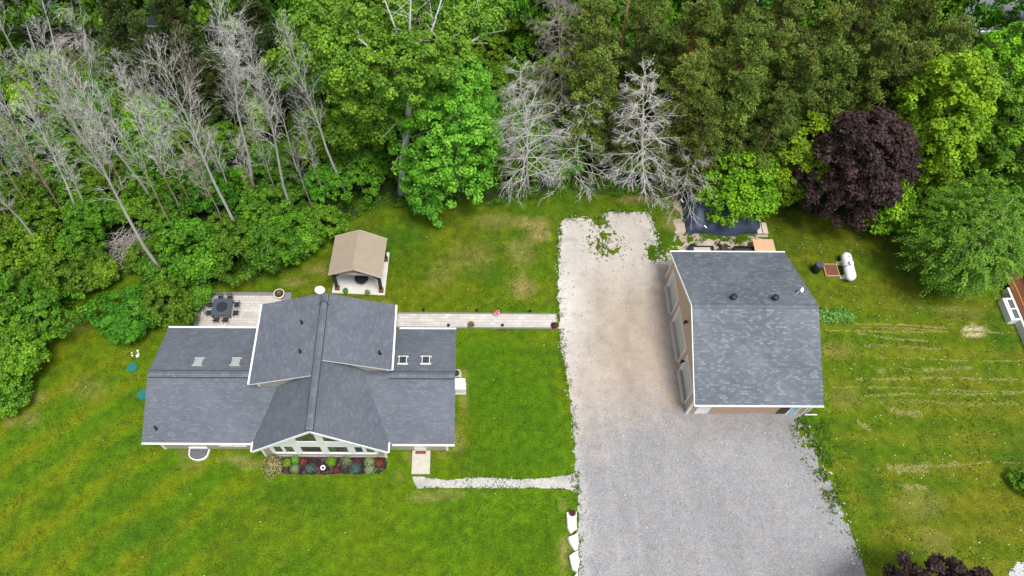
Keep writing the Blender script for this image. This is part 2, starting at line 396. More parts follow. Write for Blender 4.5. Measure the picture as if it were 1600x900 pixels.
# narrow passes of the mower
mw = np.sin((gx * math.sin(R(40)) - gy * math.cos(R(40))) * 2 * math.pi / 1.15 + 3 * fbm(gx, gy, 12, 41)); mw = np.where(gx < -1, mw, np.sin(gx * 2 * math.pi / 1.1 + fbm(gx, gy, 6, 43)))
col = col * (1 + .05 * mw[:, None])
# mowing passes on the west lawn
ang = R(40); s_ = gx * math.sin(ang) - gy * math.cos(ang)
stripe = (.5 + .5 * np.sin(s_ * 2 * math.pi / 3.4 + 5 * fbm(gx, gy, 14, 31)))
westm = np.clip((-13 - gx) / 8, 0, 1) * np.clip((34 - gy) / 8, 0, 1)
col = lerp(col, (.14, .15, .002), np.clip(stripe - .35 + (n_b - .5), 0, 1) * westm * .75)
col = lerp(col, (.034, .105, .001), np.clip(.42 - stripe + (n_b - .5), 0, 1) * westm * .45)
# olive, drier grass east of the garage and around the garden
east = np.clip((gx - 28) / 4, 0, 1) * np.clip((n_b * .6 + n_a * .6 - .22) * 1.6, 0, 1)
col = lerp(col, (.115, .118, .005), east * .85)
e2 = np.clip((gx - 28) / 4, 0, 1); st2 = .5 + .5 * np.sin(gy * 2 * math.pi / 2.6 + 2.5 * fbm(gx * .3, gy, 4, 77))
col = lerp(col, (.165, .155, .015), np.clip(st2 - .5, 0, 1) * e2 * .55 * np.clip((36 - gy) / 5, 0, 1))
col = lerp(col, (.035, .10, .002), np.clip(.42 - st2, 0, 1) * e2 * .7)
north = np.clip((gy - 31.5) / 2, 0, 1)
col = lerp(col, (.085, .10, .006), north * np.clip((n_b - .36) * 3, 0, 1) * .4)
col = lerp(col, (.03, .066, .003), north * np.clip((gy - 36) / 3, 0, 1) * np.clip((n_c - .3) * 2, 0, 1) * .55)
for b in [(840, 362, 1.3, 1.6, .9), (832, 350, 1.6, 1.0, .7), (815, 450, 1.7, 1.6, .8), (812, 395, 1.6, 2.0, .45), (740, 400, 2.5, 2.0, .3), (780, 345, 2.5, 1.0, .4), (690, 430, 2.0, 1.5, .3), (500, 420, 1.6, 1.0, .5), (462, 440, 1.4, .6, .5),
          (600, 475, .8, .5, .7), (105, 505, 2.0, 1.2, .45), (60, 620, .9, .8, .5), (32, 618, .9, .45, .9), (16, 658, .5, .55, .9), (45, 655, 1.0, 1.0, .5), (130, 610, 2.6, 1.2, .3),
          (725, 600, .4, 1.6, .8), (725, 640, .35, 1.4, .6), (715, 690, .7, 1.2, .55), (690, 702, .6, .8, .5), (365, 716, 1.8, .45, .8), (390, 725, 1.2, .4, .7), (290, 707, 1.5, .35, .6), (300, 725, 1.4, .8, .3),
          (640, 712, .5, .8, .6), (660, 778, 1.6, .5, .65), (700, 772, 2.4, .4, .5), (625, 745, .6, 1.0, .3), (880, 880, .35, 1.8, .8), (884, 850, .4, 1.2, .8), (880, 790, .4, .6, .5),
          (1500, 490, 2.5, .9, .25), (1300, 545, 2.2, 1.0, .4), (1440, 790, 2.2, 1.6, .35), (1460, 850, 1.6, 1.4, .35), (1320, 620, 1.8, 1.0, .4), (1000, 312, 3.0, .6, .6), (1050, 350, 1.0, 1.6, .5), (1062, 320, .8, 1.4, .6)]:
    col = lerp(col, (.24, .19, .065), blob(*b[:4], soft=.6, seed=int(b[0])) * b[4] * (.85 if b[1] < 480 else .7))
col = lerp(col, (.44, .38, .22), blob(1521, 519, 1.35, .8, soft=.25, seed=8) * .9)
for b in [(430, 480, .9, .5), (60, 560, .6, .5)]: pass
# darker green patches
for b in [(600, 400, 1.4, 3.0, .6), (640, 370, 2.5, 1.6, .5), (760, 430, 2.8, 1.4, .45), (820, 660, 3.0, 1.2, .35), (450, 770, 4, 2, .35), (240, 840, 3, 2, .4), (1250, 660, 1.6, .9, .8), (1280, 700, 1.0, 1.6, .7), (1360, 760, 1, 3, .5), (720, 712, .8, .6, .4), (1560, 520, 1.5, 3, .6), (1580, 700, 2.5, 4, .5), (1430, 420, 6, 2, .4)]:
    col = lerp(col, (.020, .085, .003), blob(*b[:4], soft=.8, seed=int(b[1])) * b[4])
# garden between house and driveway: even fresh green
box = np.clip(sdpoly(gx, gy, gpoly([(722, 530), (872, 530), (893, 740), (725, 735)])) / .8, 0, 1)
col = lerp(col, (.050, .124, .0014), box * .75)
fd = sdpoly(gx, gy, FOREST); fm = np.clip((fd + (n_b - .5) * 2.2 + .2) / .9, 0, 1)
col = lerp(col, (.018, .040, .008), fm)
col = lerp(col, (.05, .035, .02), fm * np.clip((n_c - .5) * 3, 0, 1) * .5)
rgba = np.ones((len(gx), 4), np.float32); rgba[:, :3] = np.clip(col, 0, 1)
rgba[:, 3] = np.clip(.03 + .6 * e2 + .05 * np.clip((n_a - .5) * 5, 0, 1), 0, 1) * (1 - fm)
gz = (fbm(gx, gy, 11, 61, 3) - .5) * .0
def gridmesh(name, V, Q, rgba, m, smooth=True):
    me = bpy.data.meshes.new(name); me.vertices.add(len(V)); me.vertices.foreach_set('co', V.astype(np.float32).ravel())
    nq = len(Q); me.loops.add(nq * 4); me.loops.foreach_set('vertex_index', Q.astype(np.int32).ravel())
    me.polygons.add(nq); me.polygons.foreach_set('loop_start', np.arange(nq, dtype=np.int32) * 4)
    me.materials.append(m)
    if rgba is not None:
        ca = me.color_attributes.new('Col', 'FLOAT_COLOR', 'POINT'); ca.data.foreach_set('color', rgba.astype(np.float32).ravel())
    me.update(calc_edges=True); me.validate()
    o = bpy.data.objects.new(name, me); C.collection.objects.link(o); return o
ny, nx = GX.shape; idx = np.arange(ny * nx).reshape(ny, nx)
Q = np.stack([idx[:-1, :-1], idx[:-1, 1:], idx[1:, 1:], idx[1:, :-1]], -1).reshape(-1, 4)
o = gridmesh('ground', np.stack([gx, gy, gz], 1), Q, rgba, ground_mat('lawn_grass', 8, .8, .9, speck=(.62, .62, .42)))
tag(o, 'green mown lawn with olive and dry tan patches', 'lawn', kind='structure')

def patch(name, P, cell, z, jag, colf, m, label, holes=None, seed=1, jscale=.6):
    a = np.array(P); x0, y0 = a.min(0) - 1; x1, y1 = a.max(0) + 1
    X, Y = np.meshgrid(np.arange(x0, x1, cell), np.arange(y0, y1, cell)); x = X.ravel(); y = Y.ravel()
    ny, nx = X.shape; idx = np.arange(ny * nx).reshape(ny, nx)
    cx = x.reshape(ny, nx)[:-1, :-1] + cell / 2; cy = y.reshape(ny, nx)[:-1, :-1] + cell / 2
    d = sdpoly(cx, cy, P) + (fbm(cx, cy, jscale, seed, 4) - .5) * jag
    if holes is not None: d = holes(cx, cy, d)
    keep = d > 0
    Q = np.stack([idx[:-1, :-1], idx[:-1, 1:], idx[1:, 1:], idx[1:, :-1]], -1)[keep]
    used = np.zeros(ny * nx, bool); used[Q.ravel()] = True; re = np.cumsum(used) - 1
    V = np.stack([x[used], y[used], np.full(used.sum(), z)], 1)
    rg = colf(x[used], y[used])
    o = gridmesh(name, V, re[Q], rg, m); tag(o, label, 'driveway' if 'drive' in name else 'path', kind='structure'); return o
DRIVE = gpoly([(874, 350), (884, 341), (925, 342), (950, 332), (1012, 330), (1022, 348), (1030, 388), (1050, 400), (1140, 420), (1240, 600), (1252, 650), (1266, 678), (1283, 712), (1300, 762), (1318, 800), (1336, 850), (1356, 905), (1400, 1010), (900, 1010), (903, 900), (904, 800), (902, 770), (899, 740), (898, 690), (893, 640), (886, 590), (876, 530), (874, 500), (872, 440), (873, 400)])
def drive_holes(cx, cy, d):
    for (px, py, rx, ry, k) in [(936, 342, .5, .6, 1.1), (948, 372, .9, 1.5, .62), (955, 392, 1.5, .5, .62), (922, 372, .3, 1.6, .6), (935, 385, .4, .6, .7), (1030, 392, 1.3, .9, .8), (1262, 690, .9, 1.8, .62), (1290, 735, .9, 1.6, .6), (1318, 800, .6, 2.4, .6), (870, 360, .5, .8, .8)]:
        c = at(px, py); q = np.sqrt(((cx - c.x) / rx) ** 2 + ((cy - c.y) / ry) ** 2)
        f = fbm(cx, cy, .35, int(px), 3)
        d = np.where((q < 1.4) & (f < k - q * .28), -1, d)
    return d
def drive_col(x, y):
    n1 = fbm(x, y, 5, 2); n2 = fbm(x, y, 1, 4); c = np.tile(np.array([.36, .315, .27]), (len(x), 1))
    c = lerp(c, (.325, .275, .225), np.clip((n1 - .42) * 4, 0, 1) * .7)
    c = lerp(c, (.46, .435, .40), np.clip((12.3 - x) / 3, 0, 1) * np.clip((y - 26) / 6, 0, 1) * .9)
    c = lerp(c, (.42, .40, .38), np.clip((y - 37 + n1 * 4) / 4, 0, 1) * .6)
    gm = np.clip((26.5 - y + (n1 - .5) * 9 + (n2 - .5) * 4) / 7.5, 0, 1)
    c = lerp(c, (.235, .235, .245), gm)
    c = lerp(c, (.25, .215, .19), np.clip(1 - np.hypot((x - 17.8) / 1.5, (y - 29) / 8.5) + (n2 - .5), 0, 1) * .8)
    c = lerp(c, (.19, .19, .20), np.clip(1.2 - np.hypot((x - 23.5) / 7.5, (y - 22.1) / 1.8) + (n2 - .5) * 1.2, 0, 1) * .8)  # garage's south foot: dark coarse stone, with contact shade painted into its colour
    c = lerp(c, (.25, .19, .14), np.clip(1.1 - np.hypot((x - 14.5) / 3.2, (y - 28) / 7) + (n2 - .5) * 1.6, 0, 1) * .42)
    c = lerp(c, (.36, .26, .17), np.clip(1 - np.hypot((x - 17.6) / .8, (y - 24.5) / 1.2) + (n2 - .5), 0, 1) * .8)
    c = lerp(c, (.45, .44, .43), np.clip((9.9 - x + (n2 - .5) * 1.4) / .8, 0, 1) * .5)
    c = lerp(c, (.27, .24, .215), np.clip((n2 - .55) * 4, 0, 1) * .45); n3 = fbm(x * .35, y * .12, .6, 19, 3); c = c * (1 + .28 * (n3[:, None] - .5))
    # two wheel tracks polished into the gravel
    tr = np.minimum(abs(x - 11.5 - .3 * np.sin(y / 6)), abs(x - 13.2 - .3 * np.sin(y / 6)))
    c = lerp(c, (.48, .46, .44), np.clip(.35 - tr, 0, .35) / .35 * .12 * np.clip((30 - y) / 6, 0, 1))
    r = np.ones((len(x), 4), np.float32); r[:, :3] = c; r[:, 3] = .35 + .65 * gm; return r
m_drive = ground_mat('crushed_gravel', 16, .22, .3, grain=.30)
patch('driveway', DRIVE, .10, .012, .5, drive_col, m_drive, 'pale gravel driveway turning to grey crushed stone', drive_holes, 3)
PATH = gpoly([(643, 744), (700, 750), (750, 745), (800, 749), (850, 748), (885, 742), (903, 738), (903, 772), (885, 764), (830, 762), (760, 763), (700, 762), (652, 763)])
def path_col(x, y):
    n2 = fbm(x, y, .8, 4); c = lerp(np.tile(np.array([.40, .39, .37]), (len(x), 1)), (.32, .31, .29), np.clip((n2 - .45) * 3, 0, 1))
    r = np.ones((len(x), 4), np.float32); r[:, :3] = c; return r
patch('gravel_path', PATH, .06, .018, .14, path_col, m_drive, 'narrow white gravel path to the driveway', None, 5, .5)
# bare worn soil and gravel by the tarpaulin
SOIL = gpoly([(1056, 320), (1072, 330), (1072, 366), (1100, 372), (1140, 366), (1150, 376), (1190, 372), (1190, 400), (1075, 400), (1048, 388), (1062, 370)])
def soil_col(x, y):
    n2 = fbm(x, y, .8, 4); c = lerp(np.tile(np.array([.40, .34, .28]), (len(x), 1)), (.25, .20, .15), np.clip((n2 - .45) * 3, 0, 1))
    r = np.ones((len(x), 4), np.float32); r[:, :3] = c; return r
patch('dirt_ground', SOIL, .12, .010, 2.6, soil_col, m_drive, 'worn soil behind the garage', None, 6, .9)
# corner of the neighbour's drive
def grey_col(x, y):
    r = np.ones((len(x), 4), np.float32); r[:, :3] = (.42, .42, .43); return r
patch('neighbour_driveway', gpoly([(1578, 893), (1590, 880), (1640, 872), (1700, 1000), (1575, 960)]), .15, .012, .5, grey_col, m_drive, 'grey gravel corner at the frame edge', None, 9)
# the road beyond the wood
mb = MB(); mb.box(-200, 200, 70.6, 84, .006, .03); o = mb.build('road', M['asphalt']); tag(o, 'grey asphalt road beyond the trees', 'road', kind='structure')
mb = MB(); mb.box(-200, 200, 71.0, 71.25, .03, .036)
for k in range(-20, 20): mb.box(k * 9, k * 9 + 3, 77.2, 77.35, .03, .036)
o = mb.build('road_marking', M['roadline']); tag(o, 'white painted line along the road', 'road marking', kind='structure')

# ------------------------------------------------------------ house
HX0, HX1, HYs, HYn, HZe, HZr = -25.85, -1.02, 19.28, 29.53, 2.95, 4.80
CX, CYn, CYs, CZr, CHW, CZe = -11.62, 30.31, 18.6, 7.72, 5.38, 3.0
DHW, DZ, DYl, DYr = 5.59, 5.82, 23.08, 24.38
HM = (HYs + HYn) / 2; TH_R = .16
house = empty('house', (0, 0, 0), 'beige bungalow with grey shingle cross-gabled roof and glazed front gable', 'house')
def roof_slab(parent, name, a, b, c, d, mt, th=TH_R, mside=None):
    """a,b along the eave, d,c along the ridge above them; UV in metres up the slope"""
    a, b, c, d = map(Vector, (a, b, c, d)); eu = (b - a).normalized(); nrm = (b - a).cross(d - a).normalized()
    if nrm.z < 0: nrm = -nrm
    up = nrm.cross(eu); up = up if up.z > 0 else -up
    P = [a, b, c, d]; uv = [((p - a).dot(eu), (p - a).dot(up)) for p in P]
    if (b - a).cross(c - a).z < 0: P = P[::-1]; uv = uv[::-1]
    mb = MB(); mb.prism(P, -nrm * th, 0, 1, uv=uv); return mb.build(name, [mt, mside or M['white']], parent)
# wing slopes: the north slope and the south slope either side of the central gable
xl, xr = CX - 3.5, CX + 3.5
roof_slab(house, 'roof', (HX0, HYs, HZe), (HX1, HYs, HZe), (HX1, HM, HZr), (HX0, HM, HZr), M['shingle'])
roof_slab(house, 'roof', (HX0, HYn, HZe), (HX1, HYn, HZe), (HX1, HM, HZr), (HX0, HM, HZr), M['shingle'])
for s, dy in ((-1, DYl), (1, DYr)):
    roof_slab(house, 'roof', (CX + s * CHW, CYs, CZe), (CX + s * CHW, dy + .6, CZe), (CX, dy + .6, CZr), (CX, CYs, CZr), M['shingle'])
    roof_slab(house, 'dormer_roof', (CX + s * DHW, dy, DZ), (CX + s * DHW, CYn, DZ), (CX, CYn, CZr + .05), (CX, dy, CZr + .05), M['shingle'])
# walls
def gable_prism(mb, x0, x1, y0, y1, ze, zr, axis):
    if axis == 'x':
        ym = (y0 + y1) / 2; pr = [(x0, y0, 0), (x0, y1, 0), (x0, y1, ze), (x0, ym, zr), (x0, y0, ze)]; mb.prism(pr, (x1 - x0, 0, 0))
    else:
        xm = (x0 + x1) / 2; pr = [(x0, y0, 0), (x0, y0, ze), (xm, y0, zr), (x1, y0, ze), (x1, y0, 0)]; mb.prism(pr, (0, y1 - y0, 0))
WY0, WY1 = HYs + .5, HYn - .5; WX0, WX1 = HX0 + .8, HX1 - .64; FY = 19.15
sl = (HZr - HZe) / (HYn - HYs) * 2
mb = MB(); gable_prism(mb, WX0, WX1, WY0, WY1, HZe + .5 * sl - .2, HZr - .2, 'x'); mb.build('wall', M['beige'], house)
cs = (CZr - CZe) / CHW
mb = MB(); gable_prism(mb, CX - 4.95, CX + 4.95, FY, DYr + 1, CZe + (CHW - 4.95) * cs - .28, CZr - .28, 'y'); mb.build('wall', M['beige'], house)
ds = (CZr - DZ) / DHW
for s, dy in ((-1, DYl), (1, DYr)):
    xe = CX + s * 5.2; ze = CZr - 5.2 * ds - .16
    mb = MB(); mb.prism([(CX, dy + .45, 0.5), (xe, dy + .45, 0.5), (xe, dy + .45, ze), (CX, dy + .45, CZr - .2)][::s], (0, CYn - .4 - dy - .45, 0)); mb.build('dormer_wall', M['beige'], house)
    mb = MB(); mb.box(xe - .14 if s > 0 else xe - .03, xe + .03 if s > 0 else xe + .14, dy + .42, dy + .52, HZe + .8, ze - .02); mb.build('corner_trim', M['white'], house)
# gutters and fascia
def gutter(a, b, w=.13, h=.12, off=(0, 0, 0)):
    a = Vector(a) + Vector(off); b = Vector(b) + Vector(off); mb = MB(); mb.bar(a, b, w, h); mb.build('gutter', M['white'], house)
gutter((HX0, HYs - .065, HZe - .08), (CX - CHW + .12, HYs - .065, HZe - .08)); gutter((CX + CHW + .3, HYs - .065, HZe - .08), (HX1, HYs - .065, HZe - .08))
gutter((HX0, HYn + .07, HZe + .01), (CX - DHW, HYn + .07, HZe + .01)); gutter((CX + DHW + .12, HYn + .07, HZe + .01), (HX1, HYn + .07, HZe + .01))
for s, dy in ((-1, DYl), (1, DYr)):
    gutter((CX + s * (DHW + .05), dy, DZ - .03), (CX + s * (DHW + .05), CYn, DZ - .03), .14)
    # short returns of the front gable eaves
    gutter((CX + s * (CHW + .05), CYs, CZe - .05), (CX + s * (CHW + .05), HYs + .1, CZe - .05), .13)
# ridge vents: raised caps with dark edges
def ridge(parent, a, b, hw, drop, axis, mt, edge=True):
    for s in (-1, 1):
        if axis == 'x': p = [(a[0], a[1], a[2]), (b[0], b[1], b[2]), (b[0], b[1] + s * hw, b[2] - drop), (a[0], a[1] + s * hw, a[2] - drop)]; uv = [(a[0], 0), (b[0], 0), (b[0], hw), (a[0], hw)]
        else: p = [(a[0], a[1], a[2]), (b[0], b[1], b[2]), (b[0] + s * hw, b[1], b[2] - drop), (a[0] + s * hw, a[1], a[2] - drop)]; uv = [(a[1], 0), (b[1], 0), (b[1], hw), (a[1], hw)]
        if (Vector(p[1]) - Vector(p[0])).cross(Vector(p[2]) - Vector(p[0])).z < 0: p = p[::-1]; uv = uv[::-1]
        mb = MB(); mb.prism(p, (0, 0, -.09 if edge else -.03), 0, 1, uv=uv); rc_ = mb.build('ridge_cap', [mt, M['capdark']], parent)
        if edge:
            mb = MB()
            if axis == 'x': mb.bar((a[0], a[1] + s * hw, a[2] - drop + .01), (b[0], b[1] + s * hw, b[2] - drop + .01), .06, .03)
            else: mb.bar((a[0] + s * hw, a[1], a[2] - drop + .01), (b[0] + s * hw, b[1], b[2] - drop + .01), .06, .03)
            mb.build('vent_slot', M['capdark'], rc_)
ridge(house, (HX0 + .05, HM, HZr + .09), (CX - DHW + .5, HM, HZr + .09), .30, .30 * sl, 'x', M['shingle'])
ridge(house, (CX + 5.25, HM, HZr + .09), (HX1 - .05, HM, HZr + .09), .30, .30 * sl, 'x', M['shingle'])
ridge(house, (CX, CYs + .05, CZr + .14), (CX, CYn - .05, CZr + .14), .30, .30 * ds + .03, 'y', M['shingle'])
# rake boards of the front gable
for s in (-1, 1):
    mb = MB(); a = (CX + s * CHW, CYs - .03, CZe - .12); b = (CX, CYs - .03, CZr - .12)
    mb.bar(a, b, .06, .24, up=(0, 0, 1)); mb.build('rake_board', M['white'], house)
# front gable glazing from what the photograph shows of it, laid on the wall plane
def W(px, py): return atY(px, py, FY)
gz0 = W(500, 709.5)[1]; gz1 = W(500, 693)[1] - .08; gz2 = W(500, 690)[1]
def strip(name, x0, x1, z0, z1, d0, d1, mt, parent=None):
    mb = MB(); mb.box(x0, x1, FY - d1, FY - d0, z0, z1); return mb.build(name, mt, parent or house)
def roofz(x, inset=.42): return CZr - abs(x - CX) * cs - inset
def cz(y): return W(510, 640 + y / 5.3333)[1]
def cx3(x, y=355): return W(380 + x / 5.3333, 640 + y / 5.3333)[0]
zb, zm0, zm1 = cz(357), cz(305), cz(266)
def glazing(x0, x1, z0, z1, inset=.36):
    """one window: dark pane with a white frame, its head following the roof slope"""
    top = lambda x: min(z1, roofz(x, inset))
    if top(x0) <= z0 + .02: x0 = CX - (CZr - inset - z0 - .03) / cs
    if top(x1) <= z0 + .02: x1 = CX + (CZr - inset - z0 - .03) / cs
    brk = [CX + s * (CZr - inset - z1) / cs for s in (-1, 1)]; xs_ = sorted([x0, x1] + [k for k in brk + [CX] if x0 + .03 < k < x1 - .03])
    P = [(x0, z0)] + [(x, top(x)) for x in xs_] + [(x1, z0)]
    P = [p for i, p in enumerate(P) if i == 0 or (abs(p[0] - P[i - 1][0]) + abs(p[1] - P[i - 1][1])) > .02]
    fr = MB()
    for i in range(len(P)):
        a, b = P[i], P[(i + 1) % len(P)]; fr.bar((a[0], FY - .03, a[1]), (b[0], FY - .03, b[1]), .05, .03, up=(0, 1, 0))
    f = fr.build('window', M['white'], house)
    g = MB(); g.prism([(p[0], FY - .012, p[1]) for p in P], (0, .01, 0)); g.build('pane', M['glass'], f)
    return f
low = [(cx3(275), cx3(347)), (cx3(364), cx3(442)), (cx3(497), cx3(668)), (cx3(718), cx3(887)), (cx3(938), cx3(1007)), (cx3(1031), cx3(1103))]
for a_, b_ in ((low[1][1], low[2][0]), (low[2][1], low[3][0]), (low[3][1], low[4][0])):
    mb = MB(); z1 = min(roofz(a_, .22), roofz(b_, .22)); mb.box(a_ + .01, b_ - .01, FY - .07, FY + .02, zb - .15, z1); mb.build('mullion', M['white'], house)
for a_, b_ in ((low[0][0] - .28, low[0][0]), (low[0][1], low[1][0]), (low[4][1], low[5][0]), (low[5][1], low[5][1] + .24)):
    mb = MB(); mb.box(a_ + .01, b_ - .01, FY - .06, FY + .02, zb - .1, min(zm0, min(roofz(a_, .3), roofz(b_, .3)))); mb.build('mullion', M['white'], house)
mb = MB(); hwT = (CZr - .30 - zm1) / cs; hwB = min(4.7, (CZr - .30 - zm0) / cs); mb.prism([(CX - hwB, FY - .055, zm0), (CX + hwB, FY - .055, zm0), (CX + hwT, FY - .055, zm1), (CX - hwT, FY - .055, zm1)], (0, .07, 0)); mb.build('transom', M['white'], house)
mb = MB(); mb.box(low[0][0] - .1, low[5][1] + .1, FY - .08, FY + .02, zb - .24, zb); mb.build('window_sill', M['white'], house)
for x0, x1 in low: glazing(x0 + .02, x1 - .02, zb + .03, zm0 - .03)
hi = [(low[1][0] - .5, low[1][1] - .02), (low[2][0] + .02, low[2][1] - .02), (low[3][0] + .02, low[3][1] - .02), (low[4][0] + .02, low[4][1] + .4)]
for x0, x1 in hi:
    if min(abs(x0 - CX), abs(x1 - CX)) < (CZr - .36 - zm1) / cs - .35: glazing(x0, x1, zm1 + .03, 6.9)
for s in (-1, 1):
    mb = MB(); xx = CX + s * 4.95; mb.box(xx - .09, xx + .09, FY - .05, FY + .1, 0, CZe - .1); mb.build('corner_trim', M['white'], house)
mb = MB(); mb.box(CX - 4.9, CX + 4.9, FY - .03, FY + .01, .0, .28); mb.build('foundation', M['concrete'], house)
for xx in (WX0, WX1):
    mb = MB(); mb.box(xx - .1, xx + .1, WY0 - .06, WY0 + .1, 0, HZe - .2); mb.build('corner_trim', M['white'], house)
# wing windows, door and trim on the south wall
def wing_window(x0, x1, z0, z1, y, ny, parent=house, name='window', side='s'):
    n = -1 if side == 's' else 1
    fr = MB(); d = .06 * n
    for a, b in (((x0, z0), (x1, z0)), ((x0, z1), (x1, z1)), ((x0, z0), (x0, z1)), ((x1, z0), (x1, z1))) + tuple(((x0 + (x1 - x0) * k / ny, z0), (x0 + (x1 - x0) * k / ny, z1)) for k in range(1, ny)):
        fr.bar((a[0], y + d, a[1]), (b[0], y + d, b[1]), .1, .14, up=(0, 1, 0))
    f = fr.build(name, M['white'], parent)
    g = MB(); g.box(x0, x1, y + d * .7 - .01, y + d * .7 + .01, z0, z1); g.build('pane', M['glass'], f); return f
xw0 = atY(350, 703, WY0)[0]; xw1 = atY(392, 703, WY0)[0]
wing_window(xw0, xw1, 1.0, 2.1, WY0, 2)
wing_window(WX0 + 2, WX0 + 3.6, 1.0, 2.2, WY1, 2, side='n'); wing_window(-4.5, -2.6, 1.0, 2.2, WY1, 2, side='n'); wing_window(CX - 3.5, CX - 1, 1.0, 2.2, CYn - .4, 2, side='n'); wing_window(CX + 1, CX + 3.5, 1.0, 2.2, CYn - .4, 2, side='n')
dx0 = atY(628, 700, WY0)[0]; dx1 = atY(669, 700, WY0)[0]
mb = MB(); mb.box(dx0, dx1, WY0 - .09, WY0 + .02, 2.3, HZe - .25); mb.build('door_header', M['white'], house)
mb = MB(); xd0 = atY(648, 702, WY0)[0]; xd1 = atY(666, 702, WY0)[0]
mb.box(xd0, xd1, WY0 - .05, WY0 + .01, .12, 2.25); door = mb.build('door', M['white'], house)
mb = MB(); mb.box(xd1 - .15, xd1 - .09, WY0 - .11, WY0 - .05, 1.05, 1.15); mb.build('handle', M['blackmetal'], door)
# skylights
def skylight(px, py, dark):
    best = min((abs(at(px, py, z).y - (HYn - (z - HZe) / sl)), z) for z in np.arange(3, 4.8, .02))[1]
    c = at(px, py, best); w, l = .52, .40; n = Vector((0, sl, 1)).normalized(); u = Vector((0, -1, sl)).normalized(); e = Vector((1, 0, 0))
    fr = MB(); w, l = .30, .42
    for s in (-1, 1):
        fr.bar(c + e * s * w + n * .07 + u * l, c + e * s * w - u * l + n * .07, .05, .15, up=n)
        fr.bar(c + u * s * l - e * (w + .14) + n * .06, c + u * s * l + e * (w + .14) + n * .06, .06, .12, up=n)
    f = fr.build('skylight', M['greysheet'] if not dark else M['white'], house)
    g = MB(); k = c + n * .10; g.prism([k - e * w - u * l, k + e * w - u * l, k + e * w + u * l, k - e * w + u * l], -n * .05)
    g.build('pane', M['glass'] if dark else M['skyglass'], f)
for p in ((310.5, 566, 0), (369, 566, 0), (629.5, 563.5, 1), (665.5, 563.5, 1)): skylight(*p)
# vent pipes on the roofs
def vent(px, py, zf, r=.07, h=.4):
    best = min((abs(zf(at(px, py, z)) - z), z) for z in np.arange(2.5, 8.2, .03))[1]; c = at(px, py, best)
    mb = MB(); mb.tube([c - Vector((0, 0, .15)), c + Vector((0, 0, h))], r, 10); mb.tube([c + Vector((0, 0, h)), c + Vector((0, 0, h + .04))], r * 1.35, 10); mb.tube([c + Vector((0, 0, -.1)), c + Vector((0, 0, .07))], [r * 2.6, r * 1.2], 10)
    mb.build('vent_pipe', M['black'], house)
wing_s = lambda p: HZe + (p.y - HYs) * sl
dorm = lambda p: CZr + .05 - abs(p.x - CX) * ds
vent(244.5, 670, wing_s); vent(472, 505, dorm); vent(469.5, 550, dorm); vent(593, 552, dorm); 
# weather vane feet near the north end of the ridge
mb = MB(); c = at(507, 474, CZr + .2); c = Vector((CX, c.y, CZr + .1))
for s in (-1, 1): mb.tube([c + Vector((s * .45, .0, -.15)), c + Vector((0, .12, .45))], .02, 6)
mb.tube([c + Vector((0, .12, .3)), c + Vector((0, .12, .9))], .02, 6); mb.build('antenna_mount', M['blackmetal'], house)

# concrete landing, doormat
a = at(643, 741); b = at(671.5, 741); mb = MB(); mb.box(a.x, b.x, a.y, WY0 - .06, 0, .12); o = mb.build('concrete_landing', M['concrete']); tag(o, 'pale concrete landing slab at the front door', 'slab')
a = at(649, 709, .15); b = at(665.5, 701.5, .15); mb = MB(); mb.box(a.x, b.x, a.y, min(b.y, WY0 - .12), .121, .15); o = mb.build('doormat', M['mat_brown']); tag(o, 'brown doormat on the front door landing', 'doormat')
# window well with egress window below the west wing
cw = at(312, 708); mb = MB(); pts = []
for k in range(9):
    t = math.pi * k / 8; pts.append((cw.x - math.cos(t) * .82, WY0 - .08 - math.sin(t) ** .6 * .95))
w = empty('window_well', (cw.x, WY0, 0), 'galvanised window well against the front wall of the west wing', 'window well')
mb = MB()
for i in range(8):
    mb.bar((pts[i][0] - cw.x, pts[i][1] - WY0, .12), (pts[i + 1][0] - cw.x, pts[i + 1][1] - WY0, .12), .07, .34)
mb.build('steel_rim', M['white'], w)
mb = MB(); mb.prism([(p[0] - cw.x, p[1] - WY0, .022) for p in pts], (0, 0, -.01)); mb.build('gravel', M['pebble'], w)
mb = MB(); mb.bar((-.75, -.09, .5), (.75, -.09, .5), .12, .3); mb.build('lintel', M['white'], w)
# AC units east of the house
def ac(px, py, sx, sy, h, fan, label, mt):
    c = at(px, py, h); c.z = 0
    t = empty('heat_pump' if not fan else 'air_conditioner', c, label, 'outdoor unit')
    mb = MB(); mb.box(-sx / 2, sx / 2, -sy / 2, sy / 2, .08, h); mb.build('casing', mt, t)
    mb = MB(); mb.box(-sx / 2 - .1, sx / 2 + .1, -sy / 2 - .1, sy / 2 + .1, 0, .08); mb.build('base', M['concrete'], t)
    if fan:
        mb = MB(); mb.tube([(0, 0, h + .002), (0, 0, h + .03)], sx * .42, 20); mb.build('fan_grille', M['blackmetal'], t)
    else:
        mb = MB()
        for k in range(9): mb.box(-sx / 2 - .012, sx / 2 + .012, -sy / 2 - .012, sy / 2 + .012, .2 + k * .08, .225 + k * .08)
        mb.build('louvre', M['greysheet'], t)
        mb = MB(); mb.box(-sx / 2 - .03, sx / 2 + .03, -sy / 2 - .03, sy / 2 + .03, h + .002, h + .05); mb.build('lid', M['offwhite'], t)
ac(719, 600, .82, .95, 1.0, False, 'square cream white outdoor unit beside the house end wall', M['offwhite'])
ac(712.5, 583, .72, .72, .8, True, 'round-fan grey cooling unit tucked against the house end wall', M['greysheet'])

